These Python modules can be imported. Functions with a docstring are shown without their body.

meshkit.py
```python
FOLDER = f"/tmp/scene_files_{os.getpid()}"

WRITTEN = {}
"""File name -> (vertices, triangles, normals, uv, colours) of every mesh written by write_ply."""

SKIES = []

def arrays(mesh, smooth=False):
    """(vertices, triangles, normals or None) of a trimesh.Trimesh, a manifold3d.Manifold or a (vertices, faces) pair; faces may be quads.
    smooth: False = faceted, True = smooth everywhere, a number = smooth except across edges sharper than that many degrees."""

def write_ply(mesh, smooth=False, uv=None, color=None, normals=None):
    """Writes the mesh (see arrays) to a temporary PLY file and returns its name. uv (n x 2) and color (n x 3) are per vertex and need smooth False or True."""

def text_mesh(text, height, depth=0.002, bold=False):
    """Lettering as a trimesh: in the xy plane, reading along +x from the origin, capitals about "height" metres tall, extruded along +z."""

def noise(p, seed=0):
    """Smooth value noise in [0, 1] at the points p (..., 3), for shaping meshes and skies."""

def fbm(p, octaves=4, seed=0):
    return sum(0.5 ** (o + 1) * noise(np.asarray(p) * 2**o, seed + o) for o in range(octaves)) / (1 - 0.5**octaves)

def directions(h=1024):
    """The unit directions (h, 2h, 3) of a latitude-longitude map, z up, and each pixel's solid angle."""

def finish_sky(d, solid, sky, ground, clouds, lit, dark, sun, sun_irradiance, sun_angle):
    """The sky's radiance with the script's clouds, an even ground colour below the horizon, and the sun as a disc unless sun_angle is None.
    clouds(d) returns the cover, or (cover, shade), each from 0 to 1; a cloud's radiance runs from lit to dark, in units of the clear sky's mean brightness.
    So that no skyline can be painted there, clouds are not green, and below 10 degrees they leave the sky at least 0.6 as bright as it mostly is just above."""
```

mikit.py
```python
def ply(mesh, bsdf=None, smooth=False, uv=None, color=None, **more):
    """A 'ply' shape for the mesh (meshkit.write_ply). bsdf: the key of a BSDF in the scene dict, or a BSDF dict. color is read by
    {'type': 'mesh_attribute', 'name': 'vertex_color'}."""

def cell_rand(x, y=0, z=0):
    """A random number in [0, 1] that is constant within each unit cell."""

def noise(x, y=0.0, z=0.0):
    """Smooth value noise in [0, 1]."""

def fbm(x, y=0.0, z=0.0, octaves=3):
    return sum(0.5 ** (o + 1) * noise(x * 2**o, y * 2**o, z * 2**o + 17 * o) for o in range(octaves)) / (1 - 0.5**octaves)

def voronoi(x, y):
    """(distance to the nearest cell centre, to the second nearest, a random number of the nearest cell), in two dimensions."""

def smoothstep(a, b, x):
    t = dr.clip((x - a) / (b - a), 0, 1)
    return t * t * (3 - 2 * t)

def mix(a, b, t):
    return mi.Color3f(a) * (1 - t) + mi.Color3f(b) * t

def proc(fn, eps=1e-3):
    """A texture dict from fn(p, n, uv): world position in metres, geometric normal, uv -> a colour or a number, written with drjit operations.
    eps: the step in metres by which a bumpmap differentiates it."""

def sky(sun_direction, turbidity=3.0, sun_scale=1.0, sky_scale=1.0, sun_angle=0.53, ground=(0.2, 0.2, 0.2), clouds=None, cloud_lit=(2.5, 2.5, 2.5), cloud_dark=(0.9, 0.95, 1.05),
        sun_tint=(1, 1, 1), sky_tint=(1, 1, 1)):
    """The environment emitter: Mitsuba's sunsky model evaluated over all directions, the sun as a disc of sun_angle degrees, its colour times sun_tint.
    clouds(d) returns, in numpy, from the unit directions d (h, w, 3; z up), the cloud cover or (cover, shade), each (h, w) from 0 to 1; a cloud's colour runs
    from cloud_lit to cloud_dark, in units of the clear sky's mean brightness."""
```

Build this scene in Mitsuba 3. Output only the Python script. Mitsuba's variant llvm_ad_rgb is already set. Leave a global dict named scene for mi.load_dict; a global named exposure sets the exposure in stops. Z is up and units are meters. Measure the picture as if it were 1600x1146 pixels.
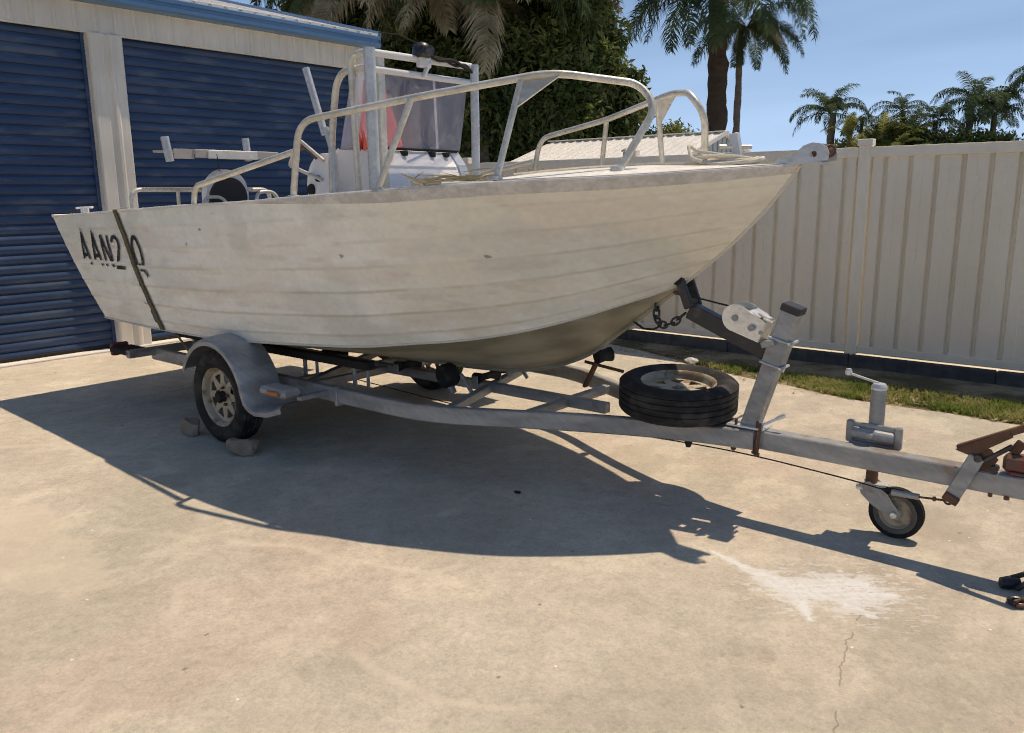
import math, random
import numpy as np, trimesh, drjit as dr, mitsuba as mi
import mikit, meshkit
from mikit import proc, fbm, noise, smoothstep, mix, voronoi, cell_rand
from shapely.geometry import Polygon, LineString, Point, box as sbox
from shapely.ops import unary_union
from shapely import affinity
from scipy.interpolate import PchipInterpolator

T = mi.ScalarTransform4f
scene, labels = {}, {}
rng = np.random.default_rng(11)

# ------------------------------------------------------------------ camera, sky, exposure
# x: along the trailer towards its drawbar, y: away across the driveway, z: up
EYE = np.array([0.0, 0.0, 1.6])
_y, _p, _r = np.radians([-39.8, 11.8, -0.55])
FWD = np.array([math.sin(_y) * math.cos(_p), math.cos(_y) * math.cos(_p), -math.sin(_p)])
_ri = np.array([math.cos(_y), -math.sin(_y), 0.0])
_up = np.cross(_ri, FWD)
UP = -_ri * math.sin(_r) + _up * math.cos(_r)
scene['camera'] = dict(type='perspective', fov=math.degrees(2 * math.atan(800 / 1290.0)), fov_axis='x', near_clip=0.05, far_clip=2000.0,
                       to_world=T().look_at(origin=EYE.tolist(), target=(EYE + FWD).tolist(), up=UP.tolist()))
SUN = (0.112, 0.36, 0.93)
def clouds(d):
    q = d / np.maximum(d[..., 2:3] + 0.15, 0.05)
    c = meshkit.fbm(q * np.array([0.9, 2.2, 1.0]) + 5.0, 4, 3)
    return np.clip(0.03 + (c - 0.50) * 0.3, 0.0, 0.2) + 0.62 * np.exp(-np.maximum(d[..., 2], 0) / 0.15)
scene['sky'] = mikit.sky(SUN, turbidity=3.0, sun_scale=1.0, sky_scale=0.68, sun_tint=(1.0, 0.975, 0.93), sky_tint=(0.93, 1.0, 1.10), ground=(0.3, 0.27, 0.22),
                         clouds=clouds, cloud_lit=(3.5, 4.7, 6.6))
exposure = 1.53

# ------------------------------------------------------------------ bookkeeping
used = set()
def numbered(k):
    if k not in used:
        used.add(k); return k
    i = 1
    while f'{k}_{i:03d}' in used: i += 1
    k = f'{k}_{i:03d}'; used.add(k); return k
def thing(name, label, cat, group=None, kind=None):
    k = numbered(name)
    labels[k] = {'label': label}
    if cat: labels[k]['category'] = cat
    if group: labels[k]['group'] = group
    if kind: labels[k]['kind'] = kind
    return k
def put(k, mesh, bsdf, smooth=False, **kw):
    scene[k] = mikit.ply(mesh, bsdf, smooth=smooth, **kw)
def part(parent, name, mesh, bsdf, smooth=False, label=None, kind=None, **kw):
    k = numbered(parent + '__' + name)
    scene[k] = mesh if isinstance(mesh, dict) else mikit.ply(mesh, bsdf, smooth=smooth, **kw)
    if label or kind:
        labels[k] = {}
        if label: labels[k]['label'] = label
        if kind: labels[k]['kind'] = kind
    return k
def struct(name, mesh, bsdf, label, cat=None, smooth=False):
    k = thing(name, label, cat or name, kind='structure'); put(k, mesh, bsdf, smooth); return k

# ------------------------------------------------------------------ materials
def rgb(*c): return {'type': 'rgb', 'value': list(c)}
def principled(color, rough=0.6, spec=0.4, metallic=0.0, **kw):
    return dict(type='principled', base_color=color if isinstance(color, dict) else rgb(*color), roughness=rough, specular=spec, metallic=metallic, **kw)
def mat(name, color, rough=0.6, spec=0.4, metallic=0.0, bump=None, **kw):
    b = principled(color, rough, spec, metallic, **kw)
    if bump is not None:
        b = {'type': 'bumpmap', 'arbitrary': bump, 'scale': 1.0, 'bsdf': b}
    scene[name] = {'type': 'twosided', 'bsdf': b}
    return name
def ridge(x): return 1 - dr.abs(2 * x - 1)

def concrete_color(p, n, uv):
    x, y = p.x, p.y
    big = fbm(x * 0.55 + 3.1, y * 0.55 + 1.7, 0.0, 4)
    mid = fbm(x * 2.3, y * 2.3, 4.0, 4)
    fine = fbm(x * 22.0, y * 22.0, 7.0, 3)
    grit = noise(x * 190.0, y * 190.0, 2.0)
    c = mix((0.365, 0.327, 0.265), (0.440, 0.398, 0.328), smoothstep(0.30, 0.70, big * 0.5 + mid * 0.5))
    pink = smoothstep(0.54, 0.66, fbm(x * 1.1 + 9.0, y * 1.1 + 2.0, 1.0, 3))
    c = mix(c, (0.43, 0.355, 0.29), pink * 0.5)
    green = smoothstep(0.55, 0.70, fbm(x * 0.8 + 31.0, y * 0.8 + 12.0, 3.0, 3))
    c = mix(c, (0.33, 0.315, 0.25), green * 0.5)
    smear = smoothstep(0.52, 0.66, fbm(x * 1.7 + y * 0.9 + 60.0, y * 4.2 - x * 2.4, 6.0, 4))
    c = mix(c, (0.35, 0.305, 0.25), smear * 0.18)
    pale = smoothstep(0.55, 0.70, fbm(x * 5.0 + 11.0, y * 3.1, 12.0, 4))
    c = mix(c, (0.52, 0.47, 0.38), pale * 0.35)
    trow = fbm(x * 9.0 + y * 3.0, y * 14.0 - x * 6.0, 21.0, 3)
    blot = fbm(x * 6.5 + 70.0, y * 6.5, 23.0, 3)
    grit2 = noise(x * 85.0, y * 85.0, 31.0)
    chip = smoothstep(0.60, 0.75, fbm(x * 55.0, y * 55.0, 33.0, 2))
    c = c * (0.60 + 0.20 * fine + 0.17 * grit + 0.12 * grit2 + 0.13 * trow + 0.13 * blot + 0.06) * (1.0 - 0.08 * chip)
    # faint pale tyre and trowel arcs rubbed into the slab
    wob = fbm(x * 1.3, y * 1.3, 8.0, 3) * 0.5
    arc1 = dr.abs(dr.sqrt(dr.square(x + 2.0) + dr.square(y + 0.6)) - 2.75 - wob)
    arc2 = dr.abs(dr.sqrt(dr.square(x + 4.6) + dr.square(y - 0.1)) - 1.9 - wob)
    arc3 = dr.abs(dr.sqrt(dr.square(x + 1.9) + dr.square(y - 2.2)) - 0.42 - wob * 0.5)
    br = smoothstep(0.40, 0.62, fbm(x * 3.0, y * 3.0, 15.0, 3))
    arcs = smoothstep(0.05, 0.005, arc1) + smoothstep(0.06, 0.005, arc2) + smoothstep(0.035, 0.005, arc3)
    c = mix(c, (0.54, 0.485, 0.395), dr.minimum(arcs, 1.0) * br * 0.40)
    # pale sandy patch at the left
    d = dr.sqrt(dr.square((x + 4.45) / 0.75) + dr.square((y - 1.30) / 0.42)) + (mid - 0.5) * 2.4 + (fine - 0.5) * 0.8
    c = mix(c, (0.55, 0.485, 0.385), smoothstep(1.0, 0.6, d) * 0.42)
    # grey oily smudge past the jockey wheel
    d = dr.sqrt(dr.square((x + 0.83) / 0.26) + dr.square((y - 4.2) / 0.30)) + (fbm(x * 9, y * 9, 1.0, 3) - 0.5) * 1.2
    c = mix(c, (0.26, 0.225, 0.185), smoothstep(1.15, 0.35, d) * 0.55)
    # dark drips and specks
    sp1, sp2, spr = voronoi(x * 6.0, y * 6.0)
    sp1 = sp1 + (fbm(x * 70.0, y * 70.0, 3.0, 2) - 0.5) * 0.14
    c = mix(c, (0.17, 0.145, 0.12), dr.select(spr > 0.955, smoothstep(0.02 + 0.6 * (spr - 0.955), 0.0, sp1 - 0.03), 0.0) * 0.7)
    sq1, sq2, sqr = voronoi(x * 9.0 + 40.0, y * 9.0)
    c = mix(c, (0.82, 0.80, 0.75), dr.select(sqr > 0.985, smoothstep(0.06 + 0.8 * (sqr - 0.985), 0.03, sq1), 0.0) * 0.6)
    # crack running towards the camera
    cx = -0.90 + (3.44 - y) * 0.205 + (fbm(y * 2.5, 3.0, 0.0, 2) - 0.5) * 0.09 + (noise(y * 22.0, 1.0) - 0.5) * 0.022 + (noise(y * 70.0, 4.0) - 0.5) * 0.008
    on = smoothstep(3.6, 3.4, y) * smoothstep(1.9, 2.2, y) * smoothstep(0.42, 0.52, fbm(y * 8.0, 9.0, 0.0, 3))
    c = mix(c, (0.17, 0.14, 0.115), smoothstep(0.0050, 0.001, dr.abs(x - cx)) * on * 0.62)
    # sawn joint across the slab
    c = mix(c, (0.21, 0.18, 0.15), smoothstep(0.006, 0.003, dr.abs(x + 6.55 + (fbm(y * 2.0, 0.0, 0.0, 2) - 0.5) * 0.02)) * 0.8)
    # worn white paint spill: a tail that widens into a streaky patch
    def dab(x0, y0, x1, y1, r0, r1):
        dx, dy = x1 - x0, y1 - y0
        t = dr.clip(((x - x0) * dx + (y - y0) * dy) / (dx * dx + dy * dy), 0, 1)
        return dr.sqrt(dr.square(x - x0 - t * dx) + dr.square(y - y0 - t * dy)) / (r0 + (r1 - r0) * t)
    d = dab(-1.545, 3.270, -1.33, 3.195, 0.010, 0.030)
    for q in ((-1.33, 3.195, -1.15, 3.15, 0.028, 0.10), (-1.09, 3.15, -0.92, 3.27, 0.125, 0.145), (-1.02, 3.30, -0.90, 3.36, 0.08, 0.07), (-1.06, 3.05, -0.98, 2.94, 0.050, 0.016),
              (-0.90, 3.14, -0.80, 3.11, 0.045, 0.018), (-0.86, 3.28, -0.79, 3.34, 0.060, 0.03)):
        d = dr.minimum(d, dab(*q))
    st_ = fbm((x * 0.80 + y * 0.60) * 9.0, (y * 0.80 - x * 0.60) * 52.0, 5.0, 3)
    gr_ = fbm(x * 62.0, y * 62.0, 6.0, 3)
    m = smoothstep(1.40, 0.40, d + (st_ - 0.5) * 1.7 + (gr_ - 0.5) * 1.1) * (0.62 + 0.55 * smoothstep(0.3, 0.7, st_ * 0.5 + gr_ * 0.5))
    flick = smoothstep(3.2, 1.0, d) * smoothstep(0.60, 0.72, fbm((x * 0.80 + y * 0.60) * 26.0, (y * 0.80 - x * 0.60) * 60.0, 9.0, 3))
    m = dr.minimum(dr.maximum(m, flick * 0.6), 1.0)
    c = mix(c, (0.60, 0.61, 0.615), m * 0.9)
    return c
mat('m_concrete', proc(concrete_color), 0.85, 0.25, bump=proc(lambda p, n, uv: 0.0022 * fbm(p.x * 40, p.y * 40, 0.0, 3) + 0.004 * fbm(p.x * 6, p.y * 6, 2.0, 2), eps=4e-3))

def dirt_color(p, n, uv):
    f = fbm(p.x * 3, p.y * 3, 0.0, 4); g = fbm(p.x * 30, p.y * 30, 2.0, 3)
    return mix((0.10, 0.085, 0.05), (0.25, 0.20, 0.13), smoothstep(0.3, 0.7, f)) * (0.7 + 0.6 * g)
mat('m_dirt', proc(dirt_color), 0.95, 0.1)
mat('m_sand', proc(lambda p, n, uv: mix((0.40, 0.36, 0.28), (0.55, 0.50, 0.40), fbm(p.x * 3, p.y * 3, 0.0, 3))), 0.95, 0.1)
mat('m_ground', proc(lambda p, n, uv: mix((0.14, 0.15, 0.07), (0.28, 0.24, 0.15), smoothstep(0.35, 0.65, fbm(p.x * 0.3, p.y * 0.3, 0.0, 4)))), 0.95, 0.1)

def sheet(a, b, sx, sy, sz):
    def fn(p, n, uv):
        f = fbm(p.x * sx, p.y * sy, p.z * sz, 4)
        g = fbm(p.x * 25, p.y * 25, p.z * 6, 3)
        return mix(a, b, smoothstep(0.3, 0.7, f * 0.6 + g * 0.4))
    return proc(fn)
def fence_color(p, n, uv):
    f = fbm(p.x * 1.3, p.y * 2.0, p.z * 0.7, 3)
    g = fbm(p.x * 34.0, 0.0, p.z * 22.0, 3)
    c = mix((0.67, 0.615, 0.505), (0.75, 0.695, 0.58), smoothstep(0.3, 0.7, f))
    return mix(c, (0.58, 0.51, 0.39), smoothstep(0.62, 0.80, g) * 0.18)
mat('m_fence', proc(fence_color), 0.55, 0.35)
mat('m_fence_trim', sheet((0.68, 0.635, 0.53), (0.75, 0.705, 0.60), 0.8, 1.0, 0.8), 0.5, 0.4)
mat('m_plinth', sheet((0.06, 0.06, 0.06), (0.12, 0.115, 0.105), 3.0, 3.0, 12.0), 0.9, 0.2)
def cream_color(p, n, uv):
    drip = fbm(p.x * 3.0, p.y * 26.0, p.z * 1.5, 3)
    f = fbm(p.x * 2, p.y * 2, p.z * 2, 3)
    return mix((0.60, 0.565, 0.49), (0.71, 0.675, 0.60), smoothstep(0.3, 0.7, drip * 0.35 + f * 0.65))
mat('m_wall', proc(cream_color), 0.5, 0.4)
def blue_color(p, n, uv):
    f = fbm(p.x * 2, p.y * 2.2, p.z * 3.0, 4)
    g = fbm(p.x * 9, p.y * 3.0, p.z * 9, 3)
    c = mix((0.010, 0.037, 0.104), (0.019, 0.053, 0.132), smoothstep(0.3, 0.7, f * 0.6 + g * 0.4))
    return mix(c, (0.10, 0.13, 0.165), smoothstep(0.50, 0.75, g) * 0.4)
mat('m_blue_door', proc(blue_color), 0.56, 0.65)
mat('m_blue_trim', proc(lambda p, n, uv: mix((0.06, 0.145, 0.29), (0.10, 0.20, 0.36), fbm(p.x, p.y * 2, p.z * 8, 3))), 0.35, 0.5)
mat('m_roof', proc(lambda p, n, uv: mix((0.58, 0.57, 0.53), (0.72, 0.70, 0.66), fbm(p.x * 2, p.y * 2, p.z * 2, 4))), 0.45, 0.4)
mat('m_shed_wall', (0.34, 0.40, 0.43), 0.5, 0.4)

def hull_color(p, n, uv):
    x, z, v = p.x, p.z, uv.y
    f = fbm(x * 0.9, p.y * 1.1, z * 2.0, 4)
    s = fbm(x * 2.5, 0.0, z * 22.0, 3)
    d = fbm(x * 15.0, 0.0, z * 2.0, 3)
    c = mix((0.73, 0.74, 0.675), (0.83, 0.835, 0.775), smoothstep(0.28, 0.72, f * 0.5 + s * 0.25 + d * 0.25))
    yel = smoothstep(0.44, 0.66, fbm(x * 1.3 + 7.0, 2.0, z * 1.6, 4)) * smoothstep(-5.2, -2.0, x)
    c = mix(c, (0.72, 0.66, 0.505), yel * 0.55)
    pnk = smoothstep(0.50, 0.70, fbm(x * 1.7 + 3.0, 5.0, z * 6.0, 4))
    c = mix(c, (0.68, 0.60, 0.52), pnk * 0.40)
    gre = smoothstep(0.52, 0.70, fbm(x * 2.7 + 13.0, 1.0, z * 3.0, 4))
    c = mix(c, (0.58, 0.60, 0.55), gre * 0.5)
    scuff = smoothstep(0.60, 0.78, fbm(x * 5.0, 9.0, z * 16.0, 4))
    c = mix(c, (0.46, 0.42, 0.35), scuff * 0.22)
    # grime caught along the pressed seams
    seam = mi.Float(0.0)
    for sv, k in ((0.14, 0.35), (0.30, 0.45), (0.46, 0.7), (0.62, 0.9), (0.78, 1.0), (0.92, 0.8)):
        seam = dr.maximum(seam, smoothstep(0.017, 0.004, dr.abs(v - sv - 0.004 * (d - 0.5))) * k)
    seam = seam * smoothstep(0.25, 0.6, fbm(x * 3.5, 0.0, z * 1.5 + 30.0, 4))
    c = mix(c, (0.47, 0.405, 0.31), seam * 0.42)
    a1, a2, ar = voronoi(x * 2.6, z * 4.2)
    a1 = a1 + (fbm(x * 60.0, 1.0, z * 60.0, 2) - 0.5) * 0.08
    c = mix(c, (0.15, 0.10, 0.07), dr.select(ar > 0.90, smoothstep(0.055, 0.02, a1), 0.0) * 0.7)
    return c * (0.93 + 0.14 * fbm(x * 40, p.y * 40, z * 40, 2))
mat('m_hull', proc(hull_color), 0.50, 0.5, metallic=0.15, bump=proc(lambda p, n, uv: 0.008 * fbm(p.x * 2.4, 0.0, p.z * 4.0, 3) + 0.0006 * fbm(p.x * 30, 0.0, p.z * 30, 2), eps=6e-3))
mat('m_hull_bottom_shaded', proc(lambda p, n, uv: mix((0.22, 0.205, 0.145), (0.38, 0.355, 0.27), smoothstep(0.25, 0.75, fbm(p.x * 2.0, p.y * 6.0, p.z * 9.0, 4)))), 0.45, 0.4, metallic=0.2)  # bare aluminium like the sides, with the underside shade put into its colour
mat('m_stem', (0.56, 0.53, 0.45), 0.5, 0.4)
def alloy(a, b, rough, metallic):
    def fn(p, n, uv):
        return mix(a, b, smoothstep(0.3, 0.7, fbm(p.x * 9, p.y * 9, p.z * 9, 3) * 0.6 + 0.4 * fbm(p.x * 50, p.y * 50, p.z * 50, 2)))
    return dict(color=proc(fn), rough=rough, metallic=metallic)
mat('m_gunwale', **alloy((0.46, 0.455, 0.44), (0.62, 0.615, 0.595), 0.45, 0.2))
mat('m_deck', **alloy((0.60, 0.58, 0.53), (0.74, 0.72, 0.67), 0.5, 0.0))
mat('m_rail', **alloy((0.50, 0.475, 0.40), (0.68, 0.655, 0.58), 0.35, 0.3))
mat('m_post', **alloy((0.42, 0.44, 0.46), (0.55, 0.57, 0.58), 0.4, 0.3))
def galv_color(p, n, uv):
    s1, s2, sr = voronoi(p.x * 45.0 + p.z * 31.0, p.y * 45.0 + p.z * 45.0)
    f = fbm(p.x * 4, p.y * 4, p.z * 14, 4)
    c = mix((0.21, 0.22, 0.225), (0.37, 0.375, 0.37), smoothstep(0.3, 0.7, f) * 0.7 + sr * 0.3)
    rust = smoothstep(0.63, 0.75, fbm(p.x * 7, p.y * 7, p.z * 9 + 3.0, 4))
    return mix(c, (0.20, 0.125, 0.075), rust * 0.5)
mat('m_galv', proc(galv_color), 0.5, 0.45, metallic=0.35)
mat('m_rubber', proc(lambda p, n, uv: mix((0.014, 0.014, 0.015), (0.050, 0.047, 0.042), smoothstep(0.40, 0.75, fbm(p.x * 14, p.y * 14, p.z * 14, 4)))), 0.75, 0.3)
mat('m_rubber_grey', proc(lambda p, n, uv: mix((0.07, 0.065, 0.058), (0.14, 0.13, 0.115), fbm(p.x * 20, p.y * 20, p.z * 20, 3))), 0.8, 0.25)
mat('m_rim', proc(lambda p, n, uv: mix((0.38, 0.335, 0.25), (0.19, 0.13, 0.08), smoothstep(0.50, 0.70, fbm(p.x * 16, p.y * 16, p.z * 16, 4)))), 0.5, 0.4)
mat('m_black', (0.018, 0.018, 0.022), 0.4, 0.5)
mat('m_blackmatt', (0.03, 0.028, 0.026), 0.85, 0.2)
mat('m_blacksteel', proc(lambda p, n, uv: mix((0.016, 0.017, 0.021), (0.06, 0.055, 0.05), smoothstep(0.5, 0.75, fbm(p.x * 18, p.y * 18, p.z * 18, 4)))), 0.38, 0.5)
mat('m_rust', proc(lambda p, n, uv: mix((0.075, 0.045, 0.032), (0.18, 0.10, 0.06), fbm(p.x * 20, p.y * 20, p.z * 20, 4))), 0.8, 0.25)
mat('m_redpaint', proc(lambda p, n, uv: mix((0.17, 0.035, 0.028), (0.11, 0.06, 0.045), smoothstep(0.4, 0.65, fbm(p.x * 16, p.y * 16, p.z * 16, 4)))), 0.5, 0.4)
mat('m_zinc', **alloy((0.55, 0.55, 0.53), (0.74, 0.74, 0.71), 0.3, 0.5))
mat('m_amber', (0.34, 0.11, 0.035), 0.4, 0.5)
mat('m_white', proc(lambda p, n, uv: mix((0.70, 0.69, 0.70), (0.80, 0.79, 0.79), fbm(p.x * 6, p.y * 6, p.z * 6, 3))), 0.35, 0.5)
mat('m_offwhite', (0.60, 0.60, 0.60), 0.5, 0.4)
mat('m_bluegrey', (0.33, 0.38, 0.46), 0.5, 0.4)
mat('m_letter', proc(lambda p, n, uv: mix((0.012, 0.012, 0.014), (0.10, 0.095, 0.085), smoothstep(0.55, 0.75, fbm(p.x * 40, p.y * 40, p.z * 25, 3)))), 0.5, 0.4)
mat('m_strap', proc(lambda p, n, uv: mix((0.085, 0.078, 0.045), (0.17, 0.155, 0.10), fbm(p.x * 30, p.y * 30, p.z * 60, 3))), 0.9, 0.1)
mat('m_red_cloth', proc(lambda p, n, uv: mix((0.72, 0.085, 0.05), (0.80, 0.17, 0.11), fbm(p.x * 9, p.y * 9, p.z * 4, 3))), 0.85, 0.2)
mat('m_board', proc(lambda p, n, uv: mix((0.33, 0.31, 0.28), (0.46, 0.44, 0.41), fbm(p.x * 12, p.y * 4, p.z * 4, 3))), 0.6, 0.3)
mat('m_rope', proc(lambda p, n, uv: mix((0.50, 0.46, 0.37), (0.68, 0.64, 0.54), noise(p.x * 120, p.y * 120, p.z * 160))), 0.9, 0.15)
mat('m_stone', proc(lambda p, n, uv: mix((0.16, 0.125, 0.09), (0.34, 0.28, 0.21), fbm(p.x * 18, p.y * 18, p.z * 18, 4))), 0.9, 0.2)
mat('m_pale_stone', (0.55, 0.52, 0.48), 0.9, 0.2)
scene['m_clear'] = {'type': 'blendbsdf', 'weight': 0.33, 'bsdf_0': {'type': 'thindielectric', 'int_ior': 1.42},
                    'bsdf_1': {'type': 'principledthin', 'base_color': rgb(0.50, 0.54, 0.72), 'roughness': 0.5, 'diff_trans': 1.2}}
def leafmat(name, a, b, trans=0.7, rough=0.5, scale=3.0):
    scene[name] = {'type': 'principledthin', 'base_color': proc(lambda p, n, uv: mix(a, b, smoothstep(0.3, 0.7, fbm(p.x * scale, p.y * scale, p.z * scale, 3)))), 'roughness': rough, 'diff_trans': trans, 'eta': 1.4}
leafmat('m_leaf', (0.060, 0.095, 0.034), (0.145, 0.18, 0.08), 0.6, 0.38, 1.6)
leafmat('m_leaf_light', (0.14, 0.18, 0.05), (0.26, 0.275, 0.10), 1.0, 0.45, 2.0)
leafmat('m_frond', (0.055, 0.088, 0.042), (0.115, 0.150, 0.075), 0.5, 0.42, 1.5)
leafmat('m_frond_dry', (0.24, 0.215, 0.14), (0.42, 0.385, 0.27), 0.5, 0.6, 2.0)
leafmat('m_grass', (0.17, 0.22, 0.05), (0.36, 0.34, 0.14), 0.8, 0.6, 5.0)
leafmat('m_straw', (0.33, 0.27, 0.14), (0.45, 0.38, 0.22), 0.5, 0.7, 5.0)
mat('m_bark', proc(lambda p, n, uv: mix((0.035, 0.026, 0.022), (0.105, 0.08, 0.065), fbm(p.x * 5, p.y * 5, p.z * 9, 4))), 0.95, 0.1)
mat('m_palm_trunk', proc(lambda p, n, uv: mix((0.10, 0.085, 0.075), (0.20, 0.175, 0.155), fbm(p.x * 3, p.y * 3, p.z * 7, 4))), 0.95, 0.1)

# ------------------------------------------------------------------ mesh helpers
def A(*v): return np.array(v, float)
def unit(v): v = np.asarray(v, float); return v / max(np.linalg.norm(v), 1e-12)
def cat(*ms):
    fl = []
    for m in ms: fl += list(m) if isinstance(m, (list, tuple)) else [m]
    return trimesh.util.concatenate(fl)
def M(v, f):
    f = np.asarray(f, int)
    if f.ndim == 2 and f.shape[1] == 4: f = np.vstack([f[:, [0, 1, 2]], f[:, [0, 2, 3]]])
    return trimesh.Trimesh(np.asarray(v, float), f, process=False)
def grid(P):
    P = np.asarray(P, float); a, b = P.shape[:2]
    i, j = np.meshgrid(np.arange(a - 1), np.arange(b - 1), indexing='ij')
    q = np.stack([i * b + j, (i + 1) * b + j, (i + 1) * b + j + 1, i * b + j + 1], -1).reshape(-1, 4)
    return M(P.reshape(-1, 3), q)
def fillet(pts, rad, k=5):
    pts = [np.asarray(p, float) for p in pts]; out = [pts[0]]
    for a, b, c in zip(pts[:-2], pts[1:-1], pts[2:]):
        r = rad[len(out) % 1] if isinstance(rad, list) else rad
        u, v = unit(a - b), unit(c - b)
        r = min(r, np.linalg.norm(a - b) * 0.48, np.linalg.norm(c - b) * 0.48)
        p, q = b + u * r, b + v * r
        for t in np.linspace(0, 1, k + 1): out.append((1 - t) ** 2 * p + 2 * t * (1 - t) * b + t * t * q)
    out.append(pts[-1]); return np.array(out)
def tube(pts, r, n=10, caps=True):
    pts = np.asarray(pts, float); m = len(pts)
    r = np.full(m, r, float) if np.isscalar(r) else np.asarray(r, float)
    tan = np.gradient(pts, axis=0); tan /= np.maximum(np.linalg.norm(tan, axis=1, keepdims=True), 1e-12)
    u = unit(np.cross(tan[0], A(0, 0, 1) if abs(tan[0][2]) < 0.9 else A(1, 0, 0)))
    ang = np.arange(n) * 2 * np.pi / n; rings = []
    for i in range(m):
        u = unit(u - tan[i] * (u @ tan[i])); w = np.cross(tan[i], u)
        rings.append(pts[i] + r[i] * (np.cos(ang)[:, None] * u + np.sin(ang)[:, None] * w))
    v = np.vstack(rings); f = []
    for i in range(m - 1):
        for j in range(n):
            a, b = i * n + j, i * n + (j + 1) % n
            f += [[a, b, b + n], [a, b + n, a + n]]
    if caps:
        v = np.vstack([v, pts[0], pts[-1]]); c0, c1 = m * n, m * n + 1
        for j in range(n):
            f += [[c0, (j + 1) % n, j], [c1, (m - 1) * n + j, (m - 1) * n + (j + 1) % n]]
    return trimesh.Trimesh(v, f, process=False)
def cham(ext, b):
    e = np.asarray(ext, float) / 2; b = min(b, e.min() * 0.9); p = []
    for k in range(3):
        s = np.full(3, 0.0) + e - b; s[k] = e[k]
        for i in range(8): p.append([s[0] * (1 if i & 1 else -1), s[1] * (1 if i & 2 else -1), s[2] * (1 if i & 4 else -1)])
    return trimesh.convex.convex_hull(np.array(p))
def box(x0, x1, y0, y1, z0, z1, b=0.004):
    m = cham((x1 - x0, y1 - y0, z1 - z0), b); m.apply_translation(((x0 + x1) / 2, (y0 + y1) / 2, (z0 + z1) / 2)); return m
def bar(p0, p1, w, h, up=(0, 0, 1), b=0.004):
    p0, p1 = A(*p0), A(*p1); d = unit(p1 - p0); s = unit(np.cross(np.asarray(up, float), d)); t = np.cross(d, s)
    m = cham((np.linalg.norm(p1 - p0), w, h), b); R = np.eye(4); R[:3, 0], R[:3, 1], R[:3, 2], R[:3, 3] = d, s, t, (p0 + p1) / 2
    m.apply_transform(R); return m
def frame(o, u, v, n):
    R = np.eye(4); R[:3, 0], R[:3, 1], R[:3, 2], R[:3, 3] = u, v, n, o; return R
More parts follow.
